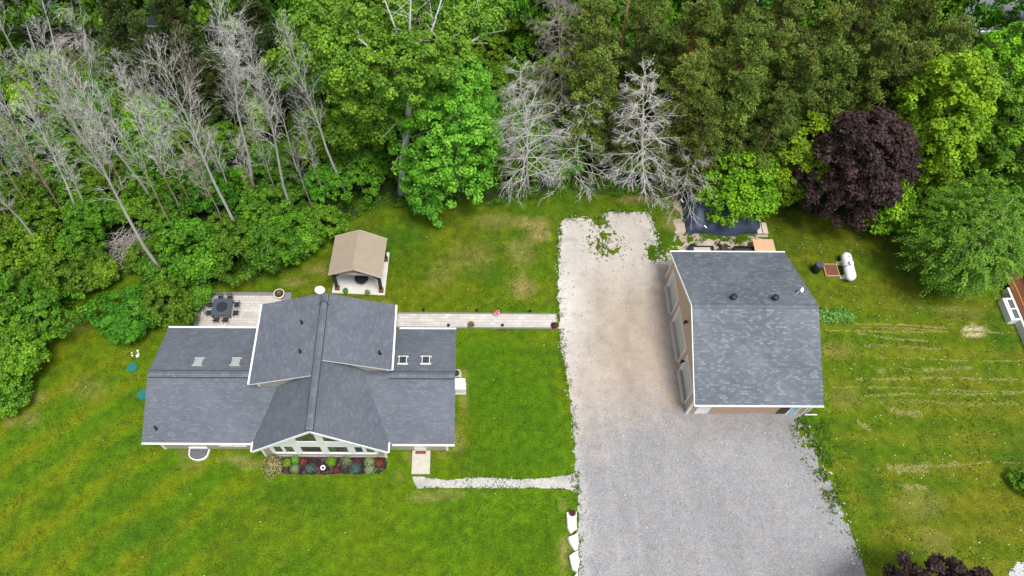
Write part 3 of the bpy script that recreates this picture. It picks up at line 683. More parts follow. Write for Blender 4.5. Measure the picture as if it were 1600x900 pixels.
# ------------------------------------------------------------ patio, walkway
def slab(name, P, z, mt, label, cat, z0=0, parent=None):
    mb = MB(); P = [Vector((p[0], p[1], z)) for p in P]
    if sum((P[(i + 1) % len(P)].x - P[i].x) * (P[(i + 1) % len(P)].y + P[i].y) for i in range(len(P))) > 0: P = P[::-1]
    mb.prism(P, (0, 0, z0 - z)); o = mb.build(name, mt, parent); 
    if label: tag(o, label, cat)
    return o
pa = empty('patio', (0, 0, 0), 'light stone paver patio with grey border behind the west wing', 'patio')
tl, tr_ = at(312, 456, .1), at(456, 456, .1); rr = tr_.x; y0 = WY1 + .02; yt = tl.y; xl_ = at(308, 480, .1).x
slab('border', [(xl_, y0), (xl_, yt), (rr, yt), (rr, y0)], .10, M['greypaver'], None, None, parent=pa)
slab('paving', [(xl_ + .5, y0), (xl_ + .5, yt - .38), (rr - .9, yt - .38), (rr - .9, y0)], .106, M['paver'], None, None, z0=.1, parent=pa)
wk = empty('walkway', (0, 0, 0), 'light stone paver walkway from the house to the driveway', 'walkway')
ya, yb = at(700, 488.3, .05).y, at(700, 512.5, .05).y; xe = at(871, 500, .05).x; xs0 = CX + 5.15
slab('border', [(xs0, yb), (xs0, ya), (xe, ya), (xe, yb)], .05, M['greypaver'], None, None, parent=wk)
slab('paving', [(xs0, yb + .14), (xs0, ya - .16), (xe - .12, ya - .16), (xe - .12, yb + .14)], .056, M['paver'], None, None, z0=.05, parent=wk)
# strip of paving round the back of the centre block
slab('side_path', [(CX + 1.5, CYn - .4), (CX + 1.5, 33.6), (CX + 3.4, 33.6), (CX + 3.4, CYn - .4)], .06, M['paver'], 'short paved link from the house to the gazebo slab', 'path')
# path lights
pl0 = None
for (px, py, lb) in ((662, 486, 'small black path light on the garden side of the walkway near the house'), (745.5, 487, 'small black path light west of the red flower pot'), (828, 488.5, 'small black path light east of the red flower pot'), (701, 510.5, 'small black path light by the house eave on the lower walkway edge'), (785, 510.5, 'small black path light between the two low plants on the walkway')):
    c = at(px, py)
    if pl0 is None:
        pl0 = empty('path_light', c, lb, 'path light', 'black path lights along the walkway')
        mb = MB(); mb.tube([(0, 0, 0), (0, 0, .4)], .03, 8); mb.build('post', M['black'], pl0)
        mb = MB(); mb.tube([(0, 0, .36), (0, 0, .46)], [.14, .05], 12); mb.build('lamp_cap', M['black'], pl0)
    else:
        q = copy_tree(pl0); q.location = c; q['label'] = lb

# ------------------------------------------------------------ leaves
def leafmesh(name, P, Nrm, L, Wd, tone, m, parent=None, droop=None):
    """rhombic leaves at P with normals Nrm"""
    n = len(P); Nrm = Nrm / np.linalg.norm(Nrm, axis=1, keepdims=True)
    t = RNG.normal(size=(n, 3)); t -= (t * Nrm).sum(1, keepdims=True) * Nrm; t /= np.linalg.norm(t, axis=1, keepdims=True)
    if droop is not None:
        t = droop - (droop * Nrm).sum(1, keepdims=True) * Nrm + t * .35; t /= np.linalg.norm(t, axis=1, keepdims=True)
    b = np.cross(Nrm, t); L = np.broadcast_to(L, n)[:, None]; Wd = np.broadcast_to(Wd, n)[:, None]
    V = np.stack([P - t * L * .5, P + b * Wd * .5 + Nrm * L * .06, P + t * L * .5 - Nrm * L * .1, P - b * Wd * .5 + Nrm * L * .06], 1).reshape(-1, 3)
    me = bpy.data.meshes.new(name); me.vertices.add(4 * n); me.vertices.foreach_set('co', V.astype(np.float32).ravel())
    me.loops.add(4 * n); me.loops.foreach_set('vertex_index', np.arange(4 * n, dtype=np.int32))
    me.polygons.add(n); me.polygons.foreach_set('loop_start', np.arange(n, dtype=np.int32) * 4)
    at_ = me.attributes.new('tone', 'FLOAT', 'POINT'); at_.data.foreach_set('value', np.repeat(np.clip(tone, 0, 1), 4).astype(np.float32))
    me.materials.append(m); me.update(calc_edges=True)
    o = bpy.data.objects.new(name, me); C.collection.objects.link(o)
    if parent: o.parent = parent
    return o
def usphere(n):
    v = RNG.normal(size=(n, 3)); return v / np.linalg.norm(v, axis=1, keepdims=True)
def crown_points(center, rad, nclump, per, rc=.75, lobes=5, low=-.55, flat=.8):
    """uneven crown: big lobes, clumps on them, leaves on each clump"""
    center = np.array(center); rad = np.array(rad)
    lob = usphere(lobes); lobw = RNG.uniform(.06, .42, lobes)
    d = usphere(nclump * 3); d = d[d[:, 2] > low][:nclump]; n = len(d)
    k = 1 + (np.clip((d @ lob.T), 0, 1) ** 4 * lobw).sum(1) - .12
    k *= np.where(RNG.random(n) < .72, RNG.uniform(.82, 1.06, n), RNG.uniform(.35, .8, n))
    cc = center + d * rad * k[:, None]
    rr = rc * RNG.uniform(.55, 1.25, n); tone_c = RNG.random(n)
    dd = usphere(n * per).reshape(n, per, 3); bias = d * .6 + np.array([0, 0, .55]); dd = dd + bias[:, None, :] * 1.0
    dd /= np.linalg.norm(dd, axis=2, keepdims=True)
    s = RNG.uniform(.45, 1.0, (n, per, 1)); P = cc[:, None, :] + dd * rr[:, None, None] * s * np.array([1, 1, flat])
    Nn = dd + RNG.normal(size=dd.shape) * .55 + np.array([0, 0, .5])
    tone = tone_c[:, None] * .5 + RNG.random((n, per)) * .5
    return P.reshape(-1, 3), Nn.reshape(-1, 3), tone.ravel()
def limbs(mb, h, r0, crown_c, crown_r, n=7, lean=(0, 0)):
    T = Vector((lean[0], lean[1], h)); pts = [Vector((0, 0, -.1))]
    for i in range(1, 6):
        f = i / 5; pts.append(T * f + Vector((random.uniform(-1, 1), random.uniform(-1, 1), 0)) * .05 * h * .3)
    mb.tube(pts, [r0 * (1 - .85 * i / 5) for i in range(6)], 8)
    for i in range(n):
        f = random.uniform(.3, .85); p = T * f; a = random.uniform(0, 6.28) ; l = crown_r * random.uniform(.4, .7)
        q = p + Vector((math.cos(a) * l, math.sin(a) * l, l * random.uniform(.3, .9))); mid = p.lerp(q, .5) + Vector((0, 0, -.08 * l))
        mb.tube([p, mid, q], [r0 * .42, r0 * .26, r0 * .08], 5)
def leafy(name, loc, h, r, m, label, cat='tree', group=None, rz=None, nclump=170, per=60, leaf=.30, rc=.8, cz=None, rad=None, bark='bark_grey', parts=True, low=-.55, lobes=5, wr=.7):
    t = empty(name, loc, label, cat, group); rz_ = h * .42 if rz is None else rz; c = (0, 0, h - rz_ if cz is None else cz)
    rad = rad or (r, r, rz_)
    P, Nn, tn = crown_points(c, rad, nclump, per, rc, lobes, low)
    P[:, 2] = np.maximum(P[:, 2], .1)
    sz = RNG.uniform(.55, 1.35, len(P)) * leaf
    leafmesh('crown', P, Nn, sz, sz * wr, tn, m, t)
    mb = MB(); limbs(mb, c[2] + rz_ * .5, max(.10, h * .022), c, r); mb.build('trunk', M[bark], t)
    return t

# ------------------------------------------------------------ dead trees
def dead_tree_mesh(mb_t, mb_b, h, r0, spread, n1=34, start=.3, asc=.8, curve=.0, fine=1.0, broad=False, bare_r=1.0):
    pts = [Vector((0, 0, -.2))]; jig = Vector((0, 0, 0))
    for i in range(1, 9):
        jig = jig + Vector((random.uniform(-1, 1), random.uniform(-1, 1), 0)) * .009 * h
        pts.append(Vector((0, 0, h * i / 8)) + jig)
    rads = [r0 * (1 - .93 * (i / 8) ** .9) for i in range(9)]
    mb_t.tube(pts, rads, 7)
    def along(f):
        x = f * 8; i = min(int(x), 7); return pts[i].lerp(pts[i + 1], x - i)
    def branch(p, d, L, r, lvl):
        segs = 4 if lvl == 1 else 3; P = [p]; q = p.copy(); dd = d.normalized()
        for s in range(segs):
            dd = (dd + Vector((random.gauss(0, .10), random.gauss(0, .10), random.gauss(0, .07) + curve + .05))).normalized(); q = q + dd * (L / segs); P.append(q.copy())
        mb_b.tube(P, [r * (1 - .8 * i / segs) for i in range(segs + 1)], 3 if lvl > 1 else 4, cap=False, smooth=False)
        if lvl >= 3: return
        k = int((7 if lvl == 1 else 4) * fine * random.uniform(.7, 1.3))
        for _ in range(k):
            f = random.uniform(.2, 1.0); i = min(int(f * segs), segs - 1); b = P[i].lerp(P[i + 1], f * segs - i)
            ax = (P[i + 1] - P[i]).normalized(); side = Vector((random.gauss(0, 1), random.gauss(0, 1), random.gauss(0, .8))); side = (side - ax * side.dot(ax)).normalized()
            nd = ax * random.uniform(.7, 1.2) + side * random.uniform(.5, .9)
            branch(b, nd, L * random.uniform(.34, .62) * (1.1 - .4 * f), max(r * .45, .0125), lvl + 1)
    for i in range(n1):
        f = start + (1 - start) * (i + random.random()) / n1; a = i * 2.4 + random.uniform(-.4, .4)
        prof = (1 - ((f - start) / (1 - start)) ** 1.4 * .72) if broad else (.45 + .55 * math.sin(math.pi * min(1, (f - start) / (1 - start) * .9 + .12)))
        L = spread * prof * random.uniform(.65, 1.15); p = along(f)
        rise = asc * random.uniform(.7, 1.3) * (.6 + .8 * f)
        branch(p, Vector((math.cos(a), math.sin(a), rise)), L, r0 * .30 * (1.15 - f * .75), 1)
def dead_proto(kind, seed):
    random.seed(seed); t = empty('dead_tree', (0, 0, 0), 'x', 'dead tree'); a = MB(); b = MB()
    kw = dict(tall=dict(h=20, r0=.165, spread=3.1, n1=30, start=.46, asc=1.7, fine=.8), thin=dict(h=16, r0=.11, spread=2.4, n1=22, start=.48, asc=1.7, fine=.75),
              broad=dict(h=15, r0=.15, spread=3.7, n1=64, start=.12, asc=.35, fine=1.35, broad=True, curve=-.14), spray=dict(h=8, r0=.12, spread=3.8, n1=38, start=.1, asc=.35, fine=1.15, broad=True, curve=-.13))[kind]
    dead_tree_mesh(a, b, **kw); mt = 'bark_dead2' if kind == 'thinb' else 'bark_dead'
    a.build('trunk', M['bark_tan'] if kind in ('thin',) else M['bark_dead'], t); b.build('branches', M['bark_silver' if kind in ('broad', 'spray') else 'bark_dead'], t); return t, kw['h']
dp = {}
for kind, n in (('tall', 3), ('thin', 3), ('broad', 2), ('spray', 1)):
    dp[kind] = [list(dead_proto(kind, 40 + 7 * i + len(kind))) + [False] for i in range(n)]
def put_dead(kind, base, top, label, var=0, h=None, brown=False, wide=1.0, grp=None):
    pr = dp[kind][var % len(dp[kind])]
    if h is None: B, h, ln = stand(base, top)
    else: B = at(*base); T = at(top[0], top[1], h); ln = (T.x - B.x, T.y - B.y)
    t = pr[0] if not pr[2] else copy_tree(pr[0]); first = not pr[2]; pr[2] = True
    d = Vector((ln[0], ln[1], h)); q = Vector((0, 0, 1)).rotation_difference(d.normalized()); 
    t.rotation_mode = 'QUATERNION'; t.rotation_quaternion = q @ Quaternion((0, 0, 1), random.uniform(0, 6.28)); t.location = B
    s = d.length / pr[1]; w = (.55 * s + .45) * wide; t.scale = (w, w, s); t['label'] = label
    t['group'] = grp or 'bare dead trees in the wood'
    if brown:
        for ch in t.children:
            if not first: ch.data = ch.data.copy()
            ch.data.materials[0] = M['bark_dead2']
    return t
random.seed(5)
DEAD = [
 ('tall', (265, 447), (60, 105), 'tall bare dead tree rooted beside the patio shrubs and leaning over the brush pile', 0),
 ('tall', (80, 408), (-75, 225), 'bare tan-trunked dead tree at the left frame edge nearest the lawn', 1),
 ('thin', (69, 356), (-32, 190), 'bare dead tree crossing the left frame edge at mid height of the photo', 0),
 ('thin', (99, 338), (5, 170), 'thin pale dead tree just above the dark shrub mass at the left lawn', 1),
 ('tall', (133, 355), (40, 150), 'dead tree with an orange stem behind the lawn corner at the left', 2),
 ('tall', (252, 335), (105, 95), 'thick-stemmed pale dead tree passing the yellow-green bush at left', 0),
 ('thin', (293, 355), (210, 165), 'bare dead tree rising out of the yellow-green bush', 2),
 ('thin', (279, 369), (175, 200), 'thin dead tree left of the yellow-green bush, rooted by the patio thicket', 0),
 ('tall', (384, 383), (235, 75), 'long slender dead tree rooted closest to the patio table', 1),
 ('thin', (330, 325), (212, 100), 'slender dead tree between the yellow-green bush and the tall pale one', 1),
 ('tall', (400, 310), (338, -5), 'dead tree with dense upright twigs reaching the top edge left of centre', 2),
 ('thin', (352, 303), (268, 60), 'thin dead tree with reddish twig ends above the yellow-green bush', 2),
 ('tall', (460, 348), (375, 55), 'straight white dead tree standing nearest the gazebo', 0),
 ('tall', (543, 310), (445, 40), 'dead tree with an orange lower stem left of the tall poplar', 1),
 ('thin', (477, 300), (412, 110), 'small dead tree between the straight white one and the orange-stemmed one', 0),
 ('thin', (435, 255), (400, 120), 'short thin dead tree behind the straight white one', 1),
 ('tall', (55, 145), (-45, -60), 'thick pale dead tree at the top left corner', 2),
 ('tall', (98, 125), (40, -80), 'dead tree with brown forked stem near the top left corner', 0),
 ('tall', (72, 118), (5, -70), 'dead tree between the two thickest ones at the top left corner', 1),
 ('broad', (132, 112), (150, -90), 'wide bare dead tree spreading sprays over the dark spruces at top left', 0),
 ('thin', (205, 200), (140, 70), 'thin dead tree under the wide sprays at top left', 2),
 ('thin', (240, 215), (175, 80), 'thin grey dead tree in the second row above the yellow-green bush', 0),
 ('thin', (180, 265), (95, 130), 'thin dead tree in the middle of the left dead stand', 1),
 ('thin', (150, 250), (75, 115), 'slim dead tree beside the thick-stemmed one in the left dead stand', 2),
 ('thin', (45, 240), (-20, 110), 'bare dead tree at the left frame edge in the upper third', 0),
 ('thin', (20, 300), (-50, 190), 'partly cut off dead tree at the left frame edge', 1),
 ('broad', (368, 165), (355, 20), 'wide bushy dead tree by the dark spruces left of centre', 1),
 ('thin', (310, 230), (290, 120), 'short dead tree with brown twigs in the middle of the dead stand', 2),
 ('broad', (826, 300), (812, 95), 'widest silver dead tree above the lawn, right of the leafy poplars', 0),
 ('broad', (880, 215), (858, -25), 'brownish grey dead tree reaching the top edge right of centre', 1),
 ('broad', (1003, 300), (1020, 105), 'silver dead tree with radiating boughs above the top of the driveway', 0),
 ('spray', (888, 285), (925, 165), 'small silver dead tree between the widest one and the driveway top', 0),
 ('spray', (1064, 318), (1076, 232), 'low silver dead tree drooping over the driveway corner beside the tarpaulin', 0),
 ('spray', (1160, 232), (1195, 175), 'tangle of dark dead boughs behind the small green maple', 0),
 ('spray', (1445, 318), (1440, 262), 'dark dead boughs between the bright maple and the feathery tree', 0),
 ('thin', (1500, 150), (1590, 40), 'leaning grey dead trunk before the gap showing the road', 1),
 ('broad', (645, 115), (655, -40), 'white-limbed dead tree top at the top edge beside the poplar', 1),
]
BROWN = {5: 0, 11: 1, 27: 1, 29: 1, 33: 1, 34: 1}
for i, (k, b, t_, lb, v) in enumerate(DEAD):
    if k == 'spray' and i not in (33, 34): put_dead(k, b, t_, lb, v, h=10 if i != 32 else 7.5)
    elif i in (33, 34): put_dead(k, b, t_, lb, v, h=6, brown=True)
    elif k == 'broad': put_dead(k, b, t_, lb, v, brown=bool(BROWN.get(i)), wide=1.05)
    elif i == 35: put_dead(k, b, t_, lb, v, h=10)
    else: put_dead(k, b, t_, lb, v, brown=bool(BROWN.get(i)))

random.seed(77)
EXTRA = [((70, 330), (0, 200)), ((110, 345), (40, 235)), ((35, 330), (-40, 220)), ((190, 290), (125, 160)), ((285, 320), (225, 205)), ((340, 345), (290, 235)), ((150, 350), (85, 240)), ((412, 335), (365, 215)), ((490, 335), (455, 225)), ((265, 245), (215, 125)), ((60, 200), (0, 75)), ((390, 190), (360, 75)), ((25, 260), (-45, 140)), ((325, 200), (285, 75)), ((95, 230), (30, 80)), ((165, 210), (100, 70)), ((205, 320), (140, 190)), ((310, 345), (250, 215)), ((365, 320), (320, 200)), ((425, 290), (380, 150)), ((510, 320), (470, 190)), ((240, 250), (190, 110)), ((355, 370), (300, 240)), ((25, 90), (-40, -40)), ((120, 190), (50, 30)), ((165, 165), (110, 20)), ((215, 150), (170, -10)), ((15, 185), (-60, 50)), ((300, 290), (225, 160)), ((60, 290), (-20, 150)), ((225, 275), (150, 130)), ((130, 300), (45, 170)), ((385, 250), (350, 120)), ((500, 270), (455, 120)), ((520, 200), (480, 80)), ((440, 330), (395, 190)), ((30, 360), (-70, 240)), ((265, 190), (220, 50))]
for i, (b, t_) in enumerate(EXTRA):
    x_, y_ = b; where = 'near the top edge' if y_ < 200 else ('deep in the middle of the left stand' if y_ < 295 else 'low in the left stand near the shrubs')
    put_dead('thin' if i % 3 else 'tall', b, t_, 'one of the unremarkable bare dead trees ' + where, i, brown=(i % 7 == 1), grp='bare dead trees ' + where)
# ------------------------------------------------------------ leafy trees one can tell apart
def cr(px, py, z): v = at(px, py, z); return (v.x, v.y, 0)
def tr(name, px, py, h, r, m, label, rzf=.45, **kw):
    """px,py: middle of the crown in the photograph"""
    rz = h * rzf; t = leafy(name, cr(px, py, h - rz), h, r, M[m], label, rz=rz, **kw); return t
tr('maple_tree', 1157, 294, 6.8, 3.1, 'maple', 'round bright green maple overhanging the navy tarpaulin', nclump=230, per=75, leaf=.28)
tr('maple_tree', 1240, 258, 10.0, 3.2, 'maple', 'green maple directly left of the purple-leaved tree', nclump=260, per=75, leaf=.28)
tr('purple_maple', 1332, 262, 13.5, 4.15, 'purple', 'dark purple-leaved tree on the lawn behind the propane tank', rzf=.49, nclump=480, per=90, leaf=.26, rc=.75, lobes=8)
tr('maple_tree', 1452, 205, 16.0, 3.7, 'maple', 'tall bright green maple right of the purple-leaved tree', rzf=.5, nclump=420, per=85, leaf=.30)
tr('maple_tree', 1385, 325, 5.5, 2.2, 'maple', 'low bright maple boughs at the foot of the purple-leaved tree', nclump=150, per=70, leaf=.28)
tr('maple_tree', 1560, 215, 13, 4.3, 'maple2', 'broad green maple at the upper right frame edge', nclump=330, per=80, leaf=.30)
tr('maple_tree', 1545, 130, 13, 3.4, 'maple', 'yellow-green maple below the gap showing the road', nclump=240, per=80, leaf=.30)
tr('bush', 1604, 752, 1.6, 1.0, 'maple2', 'small green bush cut by the right frame edge', nclump=40, per=50, leaf=.2, rc=.3, cat='bush')
tr('maple_tree', 1618, 55, 15, 3.2, 'maple2', 'green tree at the upper right corner of the frame', nclump=260, per=80, leaf=.30)
# feathery tree with drooping sprays
def feather(name, px, py, h, r, m, label, n=900, leaf=.26):
    rz = h * .46; t = empty(name, cr(px, py, h - rz), label, 'tree')
    d = usphere(n * 2); d = d[d[:, 2] > -.75][:n]; n = len(d); k = RNG.uniform(.45, 1.0, n)[:, None]
    lob = usphere(8); k = k * (1 + (np.clip(d @ lob.T, 0, 1) ** 5 * RNG.uniform(.0, .32, 8)).sum(1)[:, None] - .1)
    o = np.array([0, 0, h - rz]) + d * np.array([r, r, rz]) * k
    out = d * np.array([1, 1, .25]); out[:, 2] += .12; L = RNG.uniform(.6, 1.25, n); out += RNG.normal(size=(n, 3)) * .33; Ps = []; Ns = []; Dr = []; tn = []; tc = RNG.random(n)
    for j in range(22):
        f = j / 21; p = o + out * (L * f)[:, None]; p[:, 2] -= L * f * f * .6
        side = np.cross(out, [0, 0, 1.0]); side /= np.linalg.norm(side, axis=1, keepdims=True) + 1e-9; sg = 1 if j % 2 else -1
        p = p + side * sg * .12 + RNG.normal(size=p.shape) * .04
        Ps.append(p); Ns.append(np.array([0, 0, 1.0]) + out * .3 + RNG.normal(size=p.shape) * .35); Dr.append(side * sg + out * .7); tn.append(tc * .55 + RNG.random(n) * .45)
    P = np.concatenate(Ps); P[:, 2] = np.maximum(P[:, 2], .12)
    leafmesh('crown', P, np.concatenate(Ns), leaf, leaf * .42, np.concatenate(tn), m, t, droop=np.concatenate(Dr))
    mb = MB(); limbs(mb, h * .8, .22, None, r, 12); mb.build('trunk', M['bark_grey'], t); return t
feather('walnut_tree', 1518, 376, 10.5, 4.6, M['walnut'], 'large feathery light green tree beside the neighbour deck', n=1500)
# the tall poplars in the middle
B, hp, ln = stand((626, 303), (652, 30))
pop = empty('poplar_tree', B, 'tall pale-trunked poplar standing behind the gazebo lawn with white forked top limbs', 'tree')
mb = MB(); P_ = [Vector((0, 0, -.2))] + [Vector((ln[0] * f, ln[1] * f, hp * f)) for f in (.2, .4, .6, .75)]
mb.tube(P_, [.42, .36, .31, .26, .2], 10); mb.build('trunk', M['bark_dead'], pop)
mb = MB(); random.seed(12); top = P_[-1]
for (px, py, hh) in ((598, -8, 23), (642, -12, 24), (690, 0, 22), (745, 25, 20), (760, 50, 19), (560, 60, 20), (700, 60, 20)):
    e = at(px, py, hh) - B; s0 = top.lerp(P_[-2], random.random()); md = s0.lerp(e, .5) + Vector((random.uniform(-.6, .6), 0, .5))
    mb.tube([s0, md, e], [.15, .10, .04], 6)
    for q in range(7):
        p = md.lerp(e, random.random()); mb.tube([p, p + Vector((random.gauss(0, 1.1), random.gauss(0, 1.1), random.uniform(.2, 1.6)))], [.035, .012], 4)
for q in range(22):
    f = random.uniform(.25, .75); p = Vector((ln[0] * f, ln[1] * f, hp * f)); a = random.uniform(0, 6.28); L = random.uniform(1.5, 4)
    e = p + Vector((math.cos(a) * L, math.sin(a) * L, random.uniform(-.3, 1.2))); mb.tube([p, p.lerp(e, .5) + Vector((0, 0, .3)), e], [.06, .04, .012], 4)
mb.build('limbs', M['bark_dead'], pop)
Pa = []; Na = []; Ta = []
for (px, py, hh, rx, rz, n) in ((500, 45, 17, 3.4, 2.4, 120), (560, 85, 17, 3.6, 2.2, 130), (600, 110, 18, 2.6, 2.0, 80), (470, 90, 14, 2.6, 1.8, 60), (655, 95, 19, 2.6, 1.6, 70), (560, 140, 14, 3.0, 2.0, 80), (590, 20, 20, 2.6, 1.6, 50), (720, 15, 19, 3.6, 2.2, 110), (690, 70, 18, 2.5, 1.4, 50), (540, 190, 9, 2.6, 2.0, 60), (590, 175, 11, 2.0, 1.6, 40)):
    c = at(px, py, hh) - B; p, n_, t__ = crown_points(c, (rx, rx, rz), n, 62, .8, 5, -.6); Pa.append(p); Na.append(n_); Ta.append(t__)
P = np.concatenate(Pa); sz = RNG.uniform(.2, .34, len(P)); leafmesh('crown', P, np.concatenate(Na), sz, sz * .75, np.concatenate(Ta), M['poplar'], pop)
tr('poplar_tree', 712, 205, 17, 4.0, 'poplar', 'dense leafy poplar right of the pale trunk, over the back lawn', rzf=.50, nclump=480, per=70, leaf=.28, rc=.8, lobes=9)
tr('poplar_tree', 668, 290, 8, 2.2, 'poplar', 'lower leafy poplar boughs hanging toward the back lawn', rzf=.48, nclump=130, per=60, leaf=.26, rc=.6)
tr('lime_bush', 235, 195, 6.5, 2.7, 'lime', 'yellow-green bush among the dead trees at left', nclump=150, per=60, leaf=.26, cat='bush')
tr('lime_bush', 955, 655 - 440, 4, 1.2, 'lime', 'small lime green sapling below the pines right of the driveway top', nclump=40, per=50, leaf=.22, rc=.5, cat='bush')
tr('bush', 198, 497, 3.4, 2.5, 'maple2', 'free-standing round shrub on the lawn west of the house', rzf=.5, nclump=150, per=70, leaf=.24, rc=.55, cat='bush', low=-.3)

# ------------------------------------------------------------ pines
def pine_mesh(t, h, r, m, nwhorl=17, base=.18, per=52, conical=.75):
    P = []; Nn = []; tn = []; mb = MB(); mb.tube([(0, 0, -.2), (0, 0, h * .5), (0, 0, h * .97)], [.26, .17, .03], 8)
    for w in range(nwhorl):
        f = base + (1 - base) * w / nwhorl; prof = r * (1 - conical * ((f - base) / (1 - base)) ** 1.25); nb = max(4, int(7 - 2 * f)); a0 = random.uniform(0, 6.28)
        for b in range(nb):
            a = a0 + b * 6.283 / nb + random.uniform(-.3, .3); L = prof * random.uniform(.6, 1.35); bt_ = random.random() * .4; rise = L * random.uniform(.05, .35)
            o = np.array([0, 0, f * h]); e = o + np.array([math.cos(a) * L, math.sin(a) * L, rise])
            mb.tube([tuple(o), tuple((o + e) / 2 - [0, 0, .1]), tuple(e)], [.05, .035, .012], 4, cap=False)
            if random.random() < .10: continue
            nc = max(3, int(L * 2.4))
            for c in range(nc):
                g = .3 + .75 * (c + random.random()) / nc; cc = o + (e - o) * g + RNG.normal(size=3) * [.28, .28, .15]
                dd = usphere(per) + np.array([0, 0, .55]) + (e - o) / L * .35; dd /= np.linalg.norm(dd, axis=1, keepdims=True); rr = random.uniform(.38, .68)
                P.append(cc + dd * rr * RNG.uniform(.35, 1, (per, 1)) * [1, 1, .7]); Nn.append(np.cross(dd, usphere(per)) + [0, 0, .6]); tn.append(np.full(per, random.random() * .3 + bt_) + RNG.random(per) * .4 - .05); 
    P = np.concatenate(P); Nn = np.concatenate(Nn); dr = usphere(len(P)) * .6 + [0, 0, .9]
    leafmesh('crown', P, Nn, .30, .085, np.concatenate(tn), m, t, droop=dr); mb.build('trunk', M['bark_pine'], t)
pines = []; random.seed(9)
for i, (mk, h, r) in enumerate((('pine', 17, 3.1), ('pine', 15, 2.7), ('pine', 18, 2.9), ('pine_dark', 15, 2.8), ('pine_dark', 12, 2.6), ('pine', 17, 2.5))):
    t = empty('pine_tree' if mk == 'pine' else 'spruce_tree', (0, 0, 0), 'x', 'tree'); pine_mesh(t, h, r, M[mk]); pines.append([t, h, False])
def put_pine(v, px, py, label, h, w=1.0, grp='olive green pines behind the garage'):
    pr = pines[v]; t = pr[0] if not pr[2] else copy_tree(pr[0]); pr[2] = True
    c = at(px, py, h * .8); t.location = (c.x, c.y, 0); s = h / pr[1]; t.scale = (s * w, s * w, s); t.rotation_euler = (0, 0, random.uniform(0, 6.28))
    t['label'] = label; t['group'] = grp
PN = [(0, 925, 45, 'olive pine left of the bare orange pine trunk', 18), (1, 930, 120, 'smaller olive pine below and left of the bare orange trunk', 15), (2, 1010, 25, 'olive pine at the top edge right of the bare orange trunk', 18), (1, 1028, 85, 'olive pine directly above the radiating silver dead tree', 16),
      (0, 1085, 55, 'broad olive pine at the top middle right', 19), (2, 1075, 130, 'bright olive pine right of the radiating silver dead tree', 16), (1, 1100, 185, 'low olive pine above the drooping dead tree', 13), (2, 1150, 20, 'olive pine at the top edge with grey-green needles', 18), (0, 1165, 85, 'thick olive pine left of the leaning orange trunk', 18), (1, 1160, 150, 'olive pine above the tangle of dark boughs', 15),
      (0, 1225, 25, 'olive pine at the top edge behind the leaning orange trunk', 19), (2, 1290, 60, 'dense olive pine right of the leaning orange trunk', 18), (1, 1300, 120, 'olive pine right above the purple-leaved tree', 16), (0, 1215, 185, 'olive pine just above the mid green maple', 14), (2, 1355, 25, 'olive pine at the top edge above the purple-leaved tree', 19), (0, 1375, 90, 'olive pine between the purple-leaved tree and the top edge', 17),
      (1, 1425, 40, 'grey-green pine top left of the road gap', 17), (2, 1425, 105, 'olive pine behind the tall bright maple', 15), (0, 1480, 75, 'rightmost olive pine, beside the gap showing the road', 16), (1, 1250, 120, 'olive pine crossed by the leaning orange trunk', 17), (2, 980, 165, 'short olive pine behind the radiating silver dead tree', 12)]
for i_, (v, px, py, lb, h) in enumerate(PN): put_pine(5 if i_ % 4 == 3 else v, px, py, lb, h, 1.05)
for v, px, py, lb, h in [(3, 262, 20, 'dark spruce at the top edge beside the dead sprays', 15), (4, 290, 75, 'dark spruce in the shade below the dead sprays', 12), (3, 225, 60, 'dark spruce behind the wide dead sprays at top left', 13), (4, 400, 25, 'dark spruce at the top edge left of the poplar', 13), (3, 330, 110, 'small dark spruce among the dead trees', 10), (3, 425, 75, 'dark spruce behind the poplar leaves', 12), (4, 180, 20, 'dark spruce behind the sprays near the top left corner', 14)]: put_pine(v, px, py, lb, h, 1.0, 'dark spruces at the back of the wood')
# bare leaning pine trunks
def bare_trunk(base, top, label, r=.2, h=None):
    if h: B = at(*base); T = at(top[0], top[1], h)
    else: B, hh, ln = stand(base, top); T = B + Vector((ln[0], ln[1], hh))
    t = empty('leafless_pine', B, label, 'tree'); e = T - B; e.z = T.z; mb = MB(); md = e * .5 + Vector((.25, .2, 0))
    mb.tube([Vector((0, 0, -.1)), e * .25 + Vector((.1, 0, 0)), md, e * .75, e], [r, r * .85, r * .75, r * .6, r * .4], 8); mb.build('trunk', M['bark_pine'], t)
    mb = MB(); random.seed(int(base[0]))
    for k in range(22):
        p = e * random.uniform(.3, 1); a = random.uniform(0, 6.28); L = random.uniform(.4, 1.6); mb.tube([p, p + Vector((math.cos(a) * L, math.sin(a) * L, random.uniform(-.1, .5)))], [.03, .008], 4)
    mb.build('stubs', M['bark_dead2'], t)
bare_trunk((945, 200), (985, -12), 'bare orange pine trunk rising to the top edge above the driveway')
bare_trunk((1188, 205), (1262, 45), 'leaning orange-brown pine trunk among the pines behind the garage', .22)
bare_trunk((968, 235), (975, 150), 'short orange trunk behind the radiating silver dead tree', .16)
bare_trunk((1020, 250), (1046, 170), 'orange trunk right of the radiating silver dead tree', .16)

